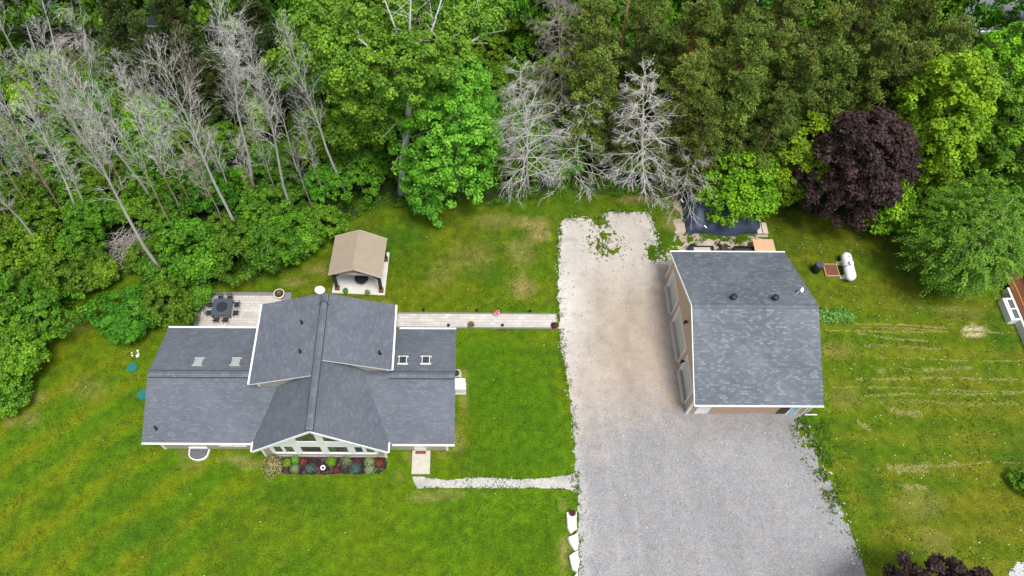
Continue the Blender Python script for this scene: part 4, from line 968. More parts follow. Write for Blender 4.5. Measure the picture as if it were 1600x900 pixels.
# ------------------------------------------------------------ undergrowth shrubs, each its own
shr = []
random.seed(21)
for i, (mk, h, r) in enumerate((('under', 4.2, 2.4), ('under', 3.6, 2.2), ('under', 5.0, 2.6), ('maple2', 4.0, 2.2), ('under', 3.0, 2.0), ('maple2', 5.5, 2.4), ('lime', 4.6, 1.6))):
    t = leafy('shrub', (0, 0, 0), h, r, M[mk], 'x', 'shrub', rz=h * .5, nclump=125, per=62, leaf=.25, rc=.6, low=-.25, lobes=6); shr.append([t, h, False])
placed = []
def put_shrub(x, y, v, s, label, grp):
    pr = shr[v]; t = pr[0] if not pr[2] else copy_tree(pr[0]); pr[2] = True
    t.location = (x, y, 0); t.rotation_euler = (0, 0, random.uniform(0, 6.28)); t.scale = (s, s, s * random.uniform(.85, 1.2)); t['label'] = label; t['group'] = grp; placed.append((x, y))
    return t
hand = [(28, 555, 3, 1.05, 'dark leafy shrub bulging onto the lawn at the left frame edge'), (60, 500, 2, .95, 'leafy shrub at the corner where the left lawn meets the wood'), (20, 480, 5, 1.1, 'tall shrub at the left frame edge level with the patio'), (0, 612, 1, .8, 'shrub at the left frame edge beside the pale dirt spots'), (105, 425, 1, 1.0, 'shrub beside the upper end of the left lawn'), (35, 405, 3, 1.25, 'pale green shrub below the tan-trunked dead tree'),
        (255, 425, 3, .95, 'shrub between the brush pile and the lawn shrub'), (262, 470, 1, .85, 'shrub touching the patio corner at left'), (318, 405, 3, 1.15, 'bright shrub just behind the patio table'), (365, 385, 2, .95, 'shrub behind the patio under the long slender dead tree'), (425, 385, 0, 1.05, 'shrub between the patio planter and the wood'), (468, 365, 3, .9, 'shrub at the wood edge left of the gazebo'), (410, 340, 5, .95, 'rounded shrub behind the patio and below the straight white dead tree'), (500, 345, 0, .8, 'shrub at the wood edge behind the gazebo'), (230, 395, 0, .8, 'shrub beside the brush pile'),
        (150, 420, 4, .8, 'low shrub left of the brush pile'), (-10, 540, 2, 1.2, 'shrub mostly outside the left frame edge'), (0, 440, 2, 1.15, 'tall shrub at the left frame edge under the dead stems'), (300, 450, 4, .7, 'low shrub beside the patio border')]
for px, py, v, s, lb in hand:
    c = at(px, py, 2.4); put_shrub(c.x, c.y, v, s, lb, 'shrubs along the lawn edge')
inner = [p for p in LAWN_EDGE]
taken = [(o_.location.x, o_.location.y) for o_ in C.objects if o_.type == 'EMPTY' and o_.get('category') == 'tree']
cnt = 0
random.seed(33)
pool = []
for k in range(9000):
    x = random.uniform(-60, 75); y = random.uniform(16, 69); pool.append((x, y))
sd_ = sdpoly(np.array([p[0] for p in pool]), np.array([p[1] for p in pool]), FOREST)
for (x, y), s_d in zip(pool, sd_):
    if s_d < 2.3 or cnt > 238: continue
    if y < 34 and x > -20: continue
    br_ = at(205, 385)
    if math.hypot(x - br_.x, y - br_.y) < 2.8: continue
    if abs(x) > 22 + y * .72: continue
    mind = 2.45 if x < 0 else 3.3
    if 56 < x < 66 and y > 61: continue        # the gap through which the road shows
    if any((x - a) ** 2 + (y - b) ** 2 < mind ** 2 for a, b in placed): continue
    if any((x - a) ** 2 + (y - b) ** 2 < 1.5 ** 2 for a, b in taken): continue
    zone = 'west' if x < -8 else ('mid' if x < 12 else 'east')
    lb = {'west': 'dark green shrub growing under the bare dead trees of the left wood', 'mid': 'green shrub under the poplars and silver dead trees in the middle', 'east': 'green shrub in the shade of the pines and maples at right'}[zone]
    put_shrub(x, y, random.choice((0, 1, 2, 4, 0, 1, 4, 3, 5, 6)) if x < -8 else random.choice((0, 1, 2, 3, 4)), random.uniform(.62, .92) if x < -8 else random.uniform(.75, 1.15), lb, {'west': 'undergrowth under the dead trees', 'mid': 'undergrowth in the middle of the wood', 'east': 'undergrowth under the pines'}[zone]); cnt += 1
# taller bushy trees in a row at the back, hiding the road except at the gap
random.seed(90); xx = -64
while xx < 80:
    g_ = at(1550, 57)
    if abs(xx - g_.x) > 4.5:
        side = 'left of the poplar' if xx < -8 else ('right of the poplar' if xx < 22 else 'behind the pines')
        t = put_shrub(xx, 68 + random.uniform(-1.5, 1.2), random.choice((2, 3, 5)), random.uniform(1.5, 2.0), 'tall leafy roadside tree at the back of the wood ' + side, 'roadside trees ' + side)
        t.name = 'roadside_tree'; t['category'] = 'tree'; t.scale.z = random.uniform(2.2, 3.1)
    xx += random.uniform(3.0, 4.2)
# low ground cover along the edge of the wood
gpx = []
for i in range(len(LAWN_EDGE) - 1):
    a = np.array(LAWN_EDGE[i]); b = np.array(LAWN_EDGE[i + 1]); L = np.linalg.norm(b - a); n = int(L * 420)
    t = RNG.random((n, 1)); p = a + (b - a) * t; nn = np.array([-(b - a)[1], (b - a)[0]]) / L; p = p + nn * (np.abs(RNG.normal(0, 1.5, (n, 1))) - .5 * RNG.random((n, 1))); gpx.append(p)
p = np.concatenate(gpx); p = p[(p[:, 0] > -45) & (p[:, 0] < 62)]
hgt = fbm(p[:, 0], p[:, 1], 1.3, 88, 3); keep = (hgt > .42); p = p[keep]; hgt = hgt[keep]
cut = (p[:, 0] > 31) & (RNG.random(len(p)) < .6); p = p[~cut]; hgt = hgt[~cut]
z = RNG.random(len(p)) * (hgt - .38) * 2.6 + .03
o = leafmesh('ground_cover', np.column_stack([p, z]), RNG.normal(size=(len(p), 3)) * .6 + [0, 0, 1], RNG.uniform(.12, .24, len(p)), RNG.uniform(.08, .15, len(p)), RNG.random(len(p)) * .5 + hgt * .5, M['maple2'])
tag(o, 'low weeds and leafy ground cover along the wood edge', 'ground cover', kind='stuff')
# grass tufts breaking the edges of gravel
def edge_tufts(P, dens, spread, seed):
    out = []
    for i in range(len(P)):
        a = np.array(P[i]); b = np.array(P[(i + 1) % len(P)]); L = np.linalg.norm(b - a); n = int(L * dens); t = RNG.random((n, 1)); q = a + (b - a) * t
        nn = np.array([-(b - a)[1], (b - a)[0]]) / L; out.append(q + nn * RNG.normal(0, spread, (n, 1)))
    return np.concatenate(out)
p = np.concatenate([edge_tufts(DRIVE, 55, .22, 1), edge_tufts(PATH, 18, .06, 2)])
for (px, py, rx, ry, n) in ((1262, 665, 1.3, 1.2, 1500), (1285, 715, 1.1, 2.0, 1500), (1300, 770, .8, 2.0, 900), (945, 385, 1.6, 1.4, 500), (1030, 395, 1.4, 1.0, 500), (940, 348, 1.0, .8, 600), (1130, 378, 3.5, .8, 1800)):
    c = at(px, py); q = RNG.normal(size=(n, 2)) * [rx * .6, ry * .6] + [c.x, c.y]; p = np.concatenate([p, q])
f = fbm(p[:, 0], p[:, 1], .55, 55, 3); p = p[f > .5]
p = p[~inpoly(p[:, 0], p[:, 1], [(18.6, 23.1), (28.6, 23.1), (28.6, 36.8), (18.6, 36.8)])]
n = len(p); d = usphere(n) + [0, 0, 1.0]
o = leafmesh('grass_tufts', np.column_stack([p, RNG.uniform(.02, .14, n)]), RNG.normal(size=(n, 3)) + [0, 0, .8], RNG.uniform(.14, .3, n), .07, RNG.random(n), M['grassblade'], droop=d)
tag(o, 'grass and weeds creeping over the gravel edges', 'grass', kind='stuff')
# loose stones thrown on the gravel and its margin
p = np.concatenate([edge_tufts(DRIVE, 9, .55, 4), np.column_stack([RNG.uniform(9.5, 30, 900), RNG.uniform(8, 44, 900)])]); p = p[(sdpoly(p[:, 0], p[:, 1], DRIVE) > -.35) & ~inpoly(p[:, 0], p[:, 1], [(17.9, 22.2), (29, 22.2), (29, 37.4), (17.9, 37.4)])]
mb = MB(); random.seed(4)
for x_, y_ in p: r_ = random.uniform(.025, .075); mb.obox(x_, y_, random.uniform(0, 3), r_ * 2, r_ * 1.5, .005, .015 + r_)
o = mb.build('loose_stones', M['looserock']); tag(o, 'loose pale stones scattered over the gravel', 'stones', kind='stuff')
# taller lawn tussocks everywhere, for the rough texture of uncut grass
n = 60000; p = np.column_stack([RNG.uniform(-38, 55, n), RNG.uniform(9, 46, n)]); f = fbm(p[:, 0], p[:, 1], 1.2, 71, 4)
ok = (sdpoly(p[:, 0], p[:, 1], FOREST) < 0) & (sdpoly(p[:, 0], p[:, 1], DRIVE) < -.1) & (f > .53) & ~((p[:, 0] > HX0 - .2) & (p[:, 0] < HX1) & (p[:, 1] > 18.3) & (p[:, 1] < 34)) & ~((p[:, 0] > 18) & (p[:, 0] < 29) & (p[:, 1] > 22) & (p[:, 1] < 38))
ok &= ~((p[:, 0] > -7) & (p[:, 0] < 9) & (p[:, 1] > 30) & (p[:, 1] < 33)) & ~((np.abs(p[:, 0] + 10) < 3) & (np.abs(p[:, 1] - 36) < 3.5)) & ~((np.abs(p[:, 0] + 4) < 2) & (p[:, 1] < 19.9))
p = p[ok]; n = len(p)
o = leafmesh('lawn_tussocks', np.column_stack([p, RNG.uniform(.02, .07, n)]), RNG.normal(size=(n, 3)) * .6 + [0, 0, 1], RNG.uniform(.12, .28, n), RNG.uniform(.05, .1, n), RNG.random(n) * .8, M['grassblade'])
tag(o, 'coarser grass tussocks over the lawn', 'grass', kind='stuff')
# dry clippings left in rows on the east lawn
Ps = []
for (x0, y0, x1, y1, wd, n) in ((1330, 505, 1480, 512, .10, 700), (1290, 517, 1560, 520, .12, 900), (1345, 512, 1600, 522, .1, 600), (1340, 522, 1450, 535, .12, 500), (1330, 592, 1590, 592, .16, 1300), (1370, 580, 1520, 575, .25, 900), (1300, 605, 1600, 612, .1, 700), (1350, 618, 1600, 614, .16, 900), (1390, 640, 1440, 648, .4, 500), (1370, 628, 1590, 632, .2, 700), (1385, 730, 1500, 726, .28, 1000), (1400, 737, 1450, 735, .3, 500), (1500, 725, 1600, 722, .06, 250), (1410, 760, 1450, 765, .3, 400), (1350, 540, 1480, 545, .2, 500), (1340, 660, 1360, 672, .3, 200), (1370, 560, 1600, 565, .12, 500), (1430, 480, 1500, 484, .3, 200)):
    a = at(x0, y0); b = at(x1, y1); t = RNG.random(n); w_ = RNG.normal(0, wd * .5, n); wob = .07 * np.sin(t * 7 + x0)
    Ps.append(np.column_stack([a.x + (b.x - a.x) * t, a.y + (b.y - a.y) * t + w_ + wob]))
p = np.concatenate(Ps); f = fbm(p[:, 0], p[:, 1], .7, 3, 3); p = p[(f > .36) & (RNG.random(len(p)) < .62)]; n = len(p)
o = leafmesh('dry_clippings', np.column_stack([p, RNG.uniform(.02, .06, n)]), RNG.normal(size=(n, 3)) * .3 + [0, 0, 1], RNG.uniform(.15, .4, n), .03, RNG.random(n), M['straw'], droop=np.tile([1.0, 0, 0], (n, 1)))
tag(o, 'pale rows of dry grass clippings on the east lawn', 'grass clippings', kind='stuff')
# brush pile
c = at(205, 388); bp_ = empty('brush_pile', c, 'heap of dead branches at the end of the left lawn', 'brush pile'); mb = MB(); random.seed(3)
for k in range(170):
    a = random.uniform(0, 6.28); q = Vector((random.gauss(0, 1.1), random.gauss(0, .9), random.uniform(.1, .9))); L = random.uniform(.6, 1.6); d = Vector((math.cos(a), math.sin(a), random.uniform(-.2, .4))) * L
    mb.tube([q - d, q + Vector((0, 0, .06)), q + d], [.035, .03, .012], 4)
mb.build('branches', M['bark_dead2'], bp_)

# ------------------------------------------------------------ gazebo
gz_ = empty('gazebo', (-10.063, 36.835, 0), 'tan-roofed open gazebo on a pale slab behind the house', 'gazebo', rz=R(-3.4))
gw, gl, ge, gr = 2.415, 2.073, 3.16, 4.37
for s in (-1, 1):
    P = [(0, -gl, gr), (s * gw, -gl, ge), (s * gw, gl, ge), (0, gl, gr)]
    if s > 0: P = P
    else: P = P[::-1]
    n_ = (Vector(P[1]) - Vector(P[0])).cross(Vector(P[2]) - Vector(P[0])).normalized(); 
    mb = MB(); mb.prism(P, (0, 0, -.09), 0, 1); mb.build('roof', [M['tanroof'], M['tantrim']], gz_)
    mb = MB(); mb.bar((0, -gl - .03, gr - .07), (s * gw, -gl - .03, ge - .07), .05, .16); mb.build('rake_board', M['tantrim'], gz_); mb = MB(); mb.bar((0, gl + .03, gr - .07), (s * gw, gl + .03, ge - .07), .05, .16); mb.build('rake_board', M['tantrim'], gz_)
mb = MB(); mb.bar((0, -gl, gr + .02), (0, gl, gr + .02), .16, .03); mb.build('ridge_cap', M['tanroof'], gz_)
mb = MB()
for k in range(1, 8):
    for s in (-1, 1): mb.bar((s * gw * k / 8, -gl, gr - (gr - ge) * k / 8 + .012), (s * gw * k / 8, gl, gr - (gr - ge) * k / 8 + .012), .025, .025)
mb.build('seams', M['tanroof'], gz_)
for sy in (-1, 1):
    mb = MB(); mb.bar((-gw + .3, sy * (gl - .3), ge - .18), (gw - .3, sy * (gl - .3), ge - .18), .16, .2); mb.build('beam', M['greysheet'], gz_)
    mb = MB(); mb.bar((-.55, sy * (gl - .3), ge - .1), (-.55, sy * (gl - .3), gr - .35), .09, .1); mb.bar((.55, sy * (gl - .3), ge - .1), (.55, sy * (gl - .3), gr - .35), .09, .1); mb.build('king_post', M['greysheet'], gz_)
for sx in (-1, 1):
    mb = MB(); mb.bar((sx * (gw - .4), -gl + .2, ge - .16), (sx * (gw - .4), gl - .2, ge - .16), .14, .18); mb.build('beam', M['woodpost'], gz_)
    for sy in (-1, 1):
        x, y = sx * (gw - .35), sy * (gl - .35); mb = MB(); mb.box(x - .13, x + .13, y - .13, y + .13, .5, ge - .1); po = mb.build('post', M['woodpost'], gz_)
        mb = MB(); mb.box(x - .2, x + .2, y - .2, y + .2, .08, .5); mb.build('brick_base', M['brickpost'], po)
        mb = MB(); mb.bar((x, y, ge - 1.0), (x - sx * .75, y, ge - .25), .09, .1); mb.build('brace', M['woodpost'], gz_)
a = at(518.6, 457.4, .08); b = at(601, 461, .08); c = at(608.7, 394.7, .08)
P = [(a.x, a.y), (b.x, b.y), (c.x, c.y), (a.x + c.x - b.x, a.y + c.y - b.y)]
slab('gazebo_slab', P, .08, M['concrete2'], 'pale concrete slab under the gazebo', 'slab')
tb = empty('round_table', (*at(565, 434, .7)[:2], .08), 'dark round table under the gazebo roof', 'table')
mb = MB(); mb.tube([(0, 0, .62), (0, 0, .67)], .65, 24); mb.build('tabletop', M['blackmetal'], tb); mb = MB(); mb.tube([(0, 0, 0), (0, 0, .62)], [.3, .08], 10); mb.build('pedestal', M['blackmetal'], tb)

# ------------------------------------------------------------ patio furniture
def chair_parts(t):
    mb = MB(); mb.prism([(-.24, -.22, .44), (.24, -.22, .44), (.22, .22, .44), (-.22, .22, .44)], (0, 0, -.03)); mb.build('seat', M['blackmetal'], t)
    mb = MB()
    mb.tube([(-.23, .22, .44), (-.23, .30, .75), (-.17, .34, .93), (0, .36, 1.0), (.17, .34, .93), (.23, .30, .75), (.23, .22, .44)], .018, 6)
    for x in (-.12, 0, .12): mb.tube([(x, .23, .46), (x, .32, .8), (x * .8, .35, .96)], .011, 5)
    for z in (.6, .72, .84): mb.tube([(-.22, .24 + (z - .46) * .22, z), (.22, .24 + (z - .46) * .22, z)], .010, 5)
    mb.build('backrest', M['blackmetal'], t)
    for s in (-1, 1):
        mb = MB(); mb.tube([(s * .23, .28, .68), (s * .28, .05, .68), (s * .28, -.18, .66), (s * .25, -.22, .44)], .018, 6); mb.build('armrest', M['blackmetal'], t)
        for y in (-.2, .22): mb = MB(); mb.tube([(s * .23, y, .43), (s * .25, y * 1.15, 0)], .018, 6); mb.build('leg', M['blackmetal'], t)
pt = at(347, 480, .78); ptab = empty('patio_table', (pt.x, pt.y, .106), 'square slate grey patio table with a round centre inset', 'table')
hw_ = .88
mb = MB(); mb.box(-hw_, hw_, -hw_, hw_, .70, .74); mb.build('tabletop', M['tabletop'], ptab)
mb = MB(); mb.tube([(0, 0, .741), (0, 0, .765)], .52, 32); mb.tube([(0, 0, .765), (0, 0, .775)], .40, 32); mb.tube([(0, 0, .775), (0, 0, .80)], .07, 12); mb.build('turntable', M['blackmetal'], ptab)
for i in (-1, 1):
    for j in (-1, 1): mb = MB(); mb.box(i * .78 - .04, i * .78 + .04, j * .78 - .04, j * .78 + .04, 0, .70); mb.build('leg', M['blackmetal'], ptab)
ch0 = None
CH = [(-.42, 1.12, 0, 'black metal chair on the far side of the patio table, toward the wood, left one'), (.42, 1.12, 0, 'black metal chair on the far side of the patio table, toward the wood, right one'),
      (-1.2, .40, 90, 'black metal chair on the left side of the patio table, nearer the wood'), (-1.2, -.42, 90, 'black metal chair on the left side of the patio table, nearer the roof'),
      (1.2, .45, -90, 'black metal chair on the right side of the patio table, nearer the wood'), (1.22, -.42, -90, 'black metal chair on the right side of the patio table, nearer the roof'),
      (-.40, -1.12, 180, 'black metal chair between the patio table and the roof, left one'), (.42, -1.12, 180, 'black metal chair between the patio table and the roof, right one')]
for x, y, a, lb in CH:
    if ch0 is None: ch0 = empty('patio_chair', (0, 0, 0), lb, 'chair', 'black metal chairs round the patio table'); chair_parts(ch0); q = ch0
    else: q = copy_tree(ch0)
    q.location = (pt.x + x, pt.y + y, .106); q.rotation_euler = (0, 0, R(a) + random.uniform(-.08, .08)); q['label'] = lb
def pot(name, loc, r, h, mt, label, plant=None, pr=.3, ph=.4, npl=260, leaf=.12, cat='planter', z0=0, flowers=None):
    t = empty(name, (loc.x, loc.y, z0), label, cat)
    mb = MB(); mb.tube([(0, 0, 0), (0, 0, h * .6), (0, 0, h)], [r * .65, r * .9, r], 20, cap=True); mb.build('pot', mt, t)
    mb = MB(); mb.tube([(0, 0, h + .001), (0, 0, h + .01)], r * .86, 18); mb.build('potting_soil', M['mulch'], t)
    if plant:
        d = usphere(npl); d[:, 2] = np.abs(d[:, 2]); P = d * [pr, pr, ph] * RNG.uniform(.3, 1, (npl, 1)) + [0, 0, h + .02]
        leafmesh('plant', P, d + RNG.normal(size=d.shape) * .5, leaf, leaf * .6, RNG.random(npl), M[plant], t)
    if flowers:
        for fm_, nn in flowers:
            d = usphere(nn); d[:, 2] = np.abs(d[:, 2]) + .2; P = d * [pr, pr, ph] * RNG.uniform(.8, 1.05, (nn, 1)) + [0, 0, h + .05]
            leafmesh('blossoms', P, d + [0, 0, .7], .09, .08, RNG.random(nn), M[fm_], t)
    return t
pot('planter', at(437, 461, .3), .50, .5, M['terracotta'], 'large round cream planter at the patio corner', 'olivebush', .28, .4, z0=.10)
pot('flower_pot', at(776, 489.5, .2), .26, .3, M['terracotta'], 'pot of red and white flowers beside the walkway', 'maple2', .28, .22, flowers=(('redflower', 90), ('whiteflower', 40)))
pot('potted_plant', at(540.5, 456, .3), .2, .35, M['greysheet'], 'left potted green plant at the front edge of the gazebo slab', 'hosta', .28, .45, z0=.08)
pot('potted_plant', at(575, 458.5, .3), .2, .35, M['greysheet'], 'right potted green plant at the front edge of the gazebo slab', 'hosta', .28, .45, z0=.08)
def plant(name, px, py, r, h, m, label, cat='plant', n=420, leaf=.12, group=None, z0=0, wr=.6):
    c = at(px, py, h * .5); t = empty(name, (c.x, c.y, z0), label, cat, group); d = usphere(n); d[:, 2] = np.abs(d[:, 2])
    lob = usphere(5); k = 1 + (np.clip(d @ lob.T, 0, 1) ** 4).sum(1) * .22 - .1
    P = d * [r, r, h] * (RNG.uniform(.35, 1.15, (n, 1)) * k[:, None]) + [0, 0, .02]
    leafmesh('foliage', P, d + RNG.normal(size=d.shape) * .5 + [0, 0, .3], RNG.uniform(.7, 1.2, n) * leaf, leaf * wr, RNG.random(n), M[m], t); return t
plant('low_plant', 736, 506.5, .32, .35, 'olivebush', 'small olive plant on the middle of the walkway edge')
plant('low_plant', 866, 507.5, .34, .35, 'redleaf', 'reddish brown plant at the driveway end of the walkway')
# mulch bed with its plants
BED = gpoly([(428, 716), (450, 712.5), (600, 712.5), (605, 722), (603, 732), (594, 739), (560, 741), (480, 742), (445, 741), (432, 734)])
def mulch_col(x, y):
    n2 = fbm(x, y, .35, 4, 3); c = lerp(np.tile(np.array([.030, .018, .022]), (len(x), 1)), (.09, .055, .06), np.clip((n2 - .5) * 4, 0, 1)); r = np.ones((len(x), 4), np.float32); r[:, :3] = c; return r
patch('mulch_bed', BED, .07, .022, .25, mulch_col, ground_mat('mulch_chips', 14, .6, 1, grain=.6), 'dark mulch flower bed under the glazed gable', None, 12, .3)
BP = [(425, 724, .95, 1.1, 'olivebush', 'large variegated olive shrub at the left end of the flower bed', 'shrub', 1500, .15), (448, 722, .38, .5, 'lime', 'small round green plant next to the large olive shrub', 'plant', 420, .1), (461, 718, .38, .55, 'hosta', 'fresh green plant against the wall, left part of the bed', 'plant', 420, .11), (460, 731, .45, .4, 'sage', 'pale sage mound in the left part of the bed', 'plant', 600, .09), (473, 720.5, .34, .45, 'redleaf', 'orange-red shrub against the wall in the bed', 'plant', 420, .1),
      (484, 731, .42, .4, 'bluegreen', 'blue-green dwarf conifer left of the white ring', 'plant', 600, .1), (517, 720, .45, .55, 'lime', 'round lime green shrub in the middle of the bed', 'shrub', 1100, .08), (541, 719, .52, .5, 'sage', 'pale sage shrub right of the lime green one', 'plant', 700, .1), (524, 733, .32, .3, 'redleaf', 'low purple-red plant at the front of the bed', 'plant', 260, .1), (555, 731.5, .45, .4, 'bluegreen', 'blue-green dwarf conifer in the right part of the bed', 'plant', 650, .1),
      (577, 719, .42, .5, 'sage', 'tall sage plant against the wall, right part of the bed', 'plant', 600, .1), (577, 732, .46, .4, 'sage', 'pale sage mound at the front right of the bed', 'plant', 650, .1), (592, 722, .42, .45, 'redleaf', 'dark red shrub at the right end of the bed', 'plant', 450, .1), (561, 720.5, .12, .2, 'redleaf', 'tiny red flower between the sage plants', 'plant', 60, .06)]
for px, py, r, h, m_, lb, cat, n, lf in BP: plant('bed_shrub' if cat == 'shrub' else 'bed_plant', px, py, r * .92, h, m_, lb, cat, n, lf, 'plants in the mulch bed')
c = at(504.5, 730.5, .1); mb = MB()
P_ = [(math.cos(t) * .16, math.sin(t) * .16, .06) for t in np.linspace(0, 2 * math.pi, 17)]; mb.tube(P_, .06, 6, cap=False); o = mb.build('bird_bath', M['white'], None, (c.x, c.y, .02)); tag(o, 'small white ring-shaped bowl on the mulch', 'bowl')
# hosta row by the garage
t = empty('hosta_row', (0, 0, 0), 'row of broad-leaved hostas against the garage end wall', 'plants'); Pt = []; Nt = []
a = at(1284, 492, .4); b = at(1326, 491, .4)
for k in range(9):
    c = a.lerp(b, k / 8) + Vector((0, random.uniform(-.35, .35), 0)); n = 230; d = usphere(n); d[:, 2] = np.abs(d[:, 2]); Pt.append(d * [.62, .62, .7] * RNG.uniform(.5, 1, (n, 1)) + [c.x, c.y, .05]); Nt.append(d + RNG.normal(size=d.shape) * .3 + [0, 0, .5])
P = np.concatenate(Pt); leafmesh('foliage', P, np.concatenate(Nt), .26, .17, RNG.random(len(P)), M['hosta'], t)

# ------------------------------------------------------------ garage
G0, G1, GS, GN, GE, GR = 18.39, 28.85, 22.51, 37.37, 3.46, 6.75; GM = (GS + GN) / 2; gs = (GR - GE) / (GM - GS)
gar = empty('garage', (0, 0, 0), 'tan detached three-door garage with grey shingle gable roof', 'garage')
roof_slab(gar, 'roof', (G0, GS, GE), (G1, GS, GE), (G1, GM, GR), (G0, GM, GR), M['shingle2'], .14); roof_slab(gar, 'roof', (G0, GN, GE), (G1, GN, GE), (G1, GM, GR), (G0, GM, GR), M['shingle2'], .14)
gx0, gx1, gy0, gy1 = G0 + .27, G1 - .27, GS + .65, GN - .65
mb = MB(); gable_prism(mb, gx0 + .3, gx1, gy0, gy1, GE + .65 * gs - .18, GR - .17, 'x'); mb.build('wall', M['tan'], gar)
ridge(gar, (G0 + .05, GM, GR + .03), (G1 - .05, GM, GR + .03), .22, .22 * gs, 'x', M['shingle'], False)
for y in (GS - .06, GN + .05):
    mb = MB(); mb.bar((G0, y, GE - .04), (G1, y, GE - .04), .12, .12); mb.build('gutter', M['white'], gar)
for s, x in ((-1, G0 - .02),):
    for ye in (GS, GN): mb = MB(); mb.bar((x, ye, GE - .07), (x, GM, GR - .07), .05, .2); mb.build('rake_board', M['white'], gar)
def AX(px, py): return atX(px, py, gx0)
# west gable wall: a facing with three recessed door openings, placed from what shows of their sills
DOORS = sorted([(AX(1048.7, 490.7)[0], AX(1042, 446.7)[0]), (AX(1059.3, 565.3)[0], AX(1050.8, 501.3)[0]), (AX(1069.5, 628.8)[0], AX(1062, 577.3)[0])])
H_ = 2.75; print('DOORS', DOORS, AX(1063.3, 474.7))
mb = MB(); ys_ = [gy0] + [v for d in DOORS for v in d] + [gy1]
zE = GE + .65 * gs - .18; zR = GR - .17
mb.prism([(gx0, gy0, H_), (gx0, gy0, zE), (gx0, GM, zR), (gx0, gy1, zE), (gx0, gy1, H_)], (.3, 0, 0)); mb.build('wall', M['tan'], gar)
for k in range(0, 8, 2): mb = MB(); mb.box(gx0, gx0 + .3, ys_[k], ys_[k + 1], 0, H_ - .002); mb.build('wall', M['tan'], gar)
for (ya_, yb_) in DOORS:
    d = MB(); d.box(gx0 + .24, gx0 + .29, ya_ + .01, yb_ - .01, .02, H_ - .01); dr = d.build('garage_door', M['screen'], gar)
    pn = MB()
    for k in range(1, 4): pn.box(gx0 + .23, gx0 + .24, ya_ + .05, yb_ - .05, H_ * k / 4 - .012, H_ * k / 4 + .012)
    pn.build('panel_joint', M['greysheet'], dr)
    for a_, b_ in ((ya_, ya_ + .03), (yb_ - .03, yb_)): f = MB(); f.box(gx0 - .03, gx0 + .24, a_, b_, 0, H_); f.build('jamb', M['white'], dr)
    f = MB(); f.box(gx0 - .03, gx0 - .002, ya_ - .12, ya_ - .001, 0, H_ + .12); f.build('casing', M['white'], dr); f = MB(); f.box(gx0 - .03, gx0 - .002, yb_ + .001, yb_ + .12, 0, H_ + .12); f.build('casing', M['white'], dr); f = MB(); f.box(gx0 - .03, gx0 - .002, ya_, yb_, H_, H_ + .12); f.build('casing', M['white'], dr)
    s_ = MB(); s_.box(gx0 - .25, gx0 - .01, ya_, yb_, 0, .03); s_.build('threshold', M['concrete'], dr)
for y in (gy0, gy1):
    mb = MB(); mb.box(gx0 - .05, gx0 + .12, y - .08 if y == gy0 else y - .1, y + .1 if y == gy0 else y + .05, 0, GE); mb.build('corner_trim', M['white'], gar)
mb = MB(); mb.box(gx1 - .12, gx1 + .04, gy0 - .06, gy0 + .1, 0, GE - .1); mb.build('corner_trim', M['white'], gar)
def gd(x0, x1, z1, mt, name='door'):
    mb = MB(); mb.box(x0, x1, gy0 - .05, gy0 + .01, .02, z1); d = mb.build(name, mt, gar); f = MB()
    for a_ in ((x0 - .1, x0, .02, z1 + .1), (x1, x1 + .1, .02, z1 + .1), (x0, x1, z1, z1 + .1)): f.box(a_[0], a_[1], gy0 - .08, gy0 + .01, a_[2], a_[3])
    f.build('door_frame', M['white'], d); return d
xa = atY(1087, 643, gy0)[0]; xb = atY(1104, 643, gy0)[0]; gd(xa, xb, 2.3, M['white'])
xa = atY(1231, 643, gy0)[0]; xb = atY(1243, 643, gy0)[0]; d = gd(xa, xb, 2.2, M['blueglass']); 
mb = MB(); mb.box(xa - .9, xa - .14, gy0 - .06, gy0 + .01, .1, 2.3); mb.build('shutter', M['woodpost'], gar)
# downspout lying on the grass
mb = MB(); c = at(1255, 645.5); mb.tube([(gx1 + .1, gy0 - .12, GE - .2), (gx1 + .1, gy0 - .12, .12), (gx1 + 1.2, gy0 - .12, .08)], .06, 6); mb.build('downspout', M['white'], gar)
def wall_lamp(y, z, label):
    t = empty('wall_lantern', (gx0 - .05, y, z), label, 'lantern'); mb = MB(); mb.box(-.06, .0, -.06, .06, -.12, .12); mb.build('bracket', M['black'], t)
    mb = MB(); mb.tube([(-.22, 0, -.22), (-.22, 0, .18), (-.22, 0, .3)], [.10, .13, .03], 8); mb.build('lamp_body', M['black'], t)
wall_lamp(27.1, 1.9, 'black wall lantern between the middle and front garage doors'); wall_lamp(29.6, 4.4, 'small dark lamp under the garage gable peak')
# garage roof turbines
def turb(px, py, label):
    best = min((abs(GR - abs(at(px, py, z).y - GM) * gs - z), z) for z in np.arange(3.5, 6.8, .02))[1]; c = at(px, py, best); t = empty('roof_vent', c, label, 'roof vent', 'black roof vents on the garage')
    mb = MB(); mb.tube([(0, 0, -.15), (0, 0, .18)], [.26, .17], 14); mb.build('base', M['black'], t)
    mb = MB(); mb.tube([(0, 0, .18), (0, 0, .26), (0, 0, .42), (0, 0, .5)], [.18, .27, .27, .12], 16); mb.build('head', M['blackmetal'], t)
turb(1145, 466.5, 'black mushroom vent on the garage roof, the one nearer the doors'); turb(1210, 467.5, 'black mushroom vent on the garage roof, the one nearer the satellite dish')
c = min(((abs(GR - abs(at(1248, 457, z).y - GM) * gs - z), z) for z in np.arange(3.5, 6.8, .02)))[1]; c = at(1246, 459, c)
sdh = empty('satellite_dish', c, 'small white satellite dish on the garage roof', 'satellite dish')
mb = MB(); mb.tube([(-.25, -.1, -.05), (0, 0, .35), (.15, .1, .5)], .03, 6); mb.build('arm', M['white'], sdh)
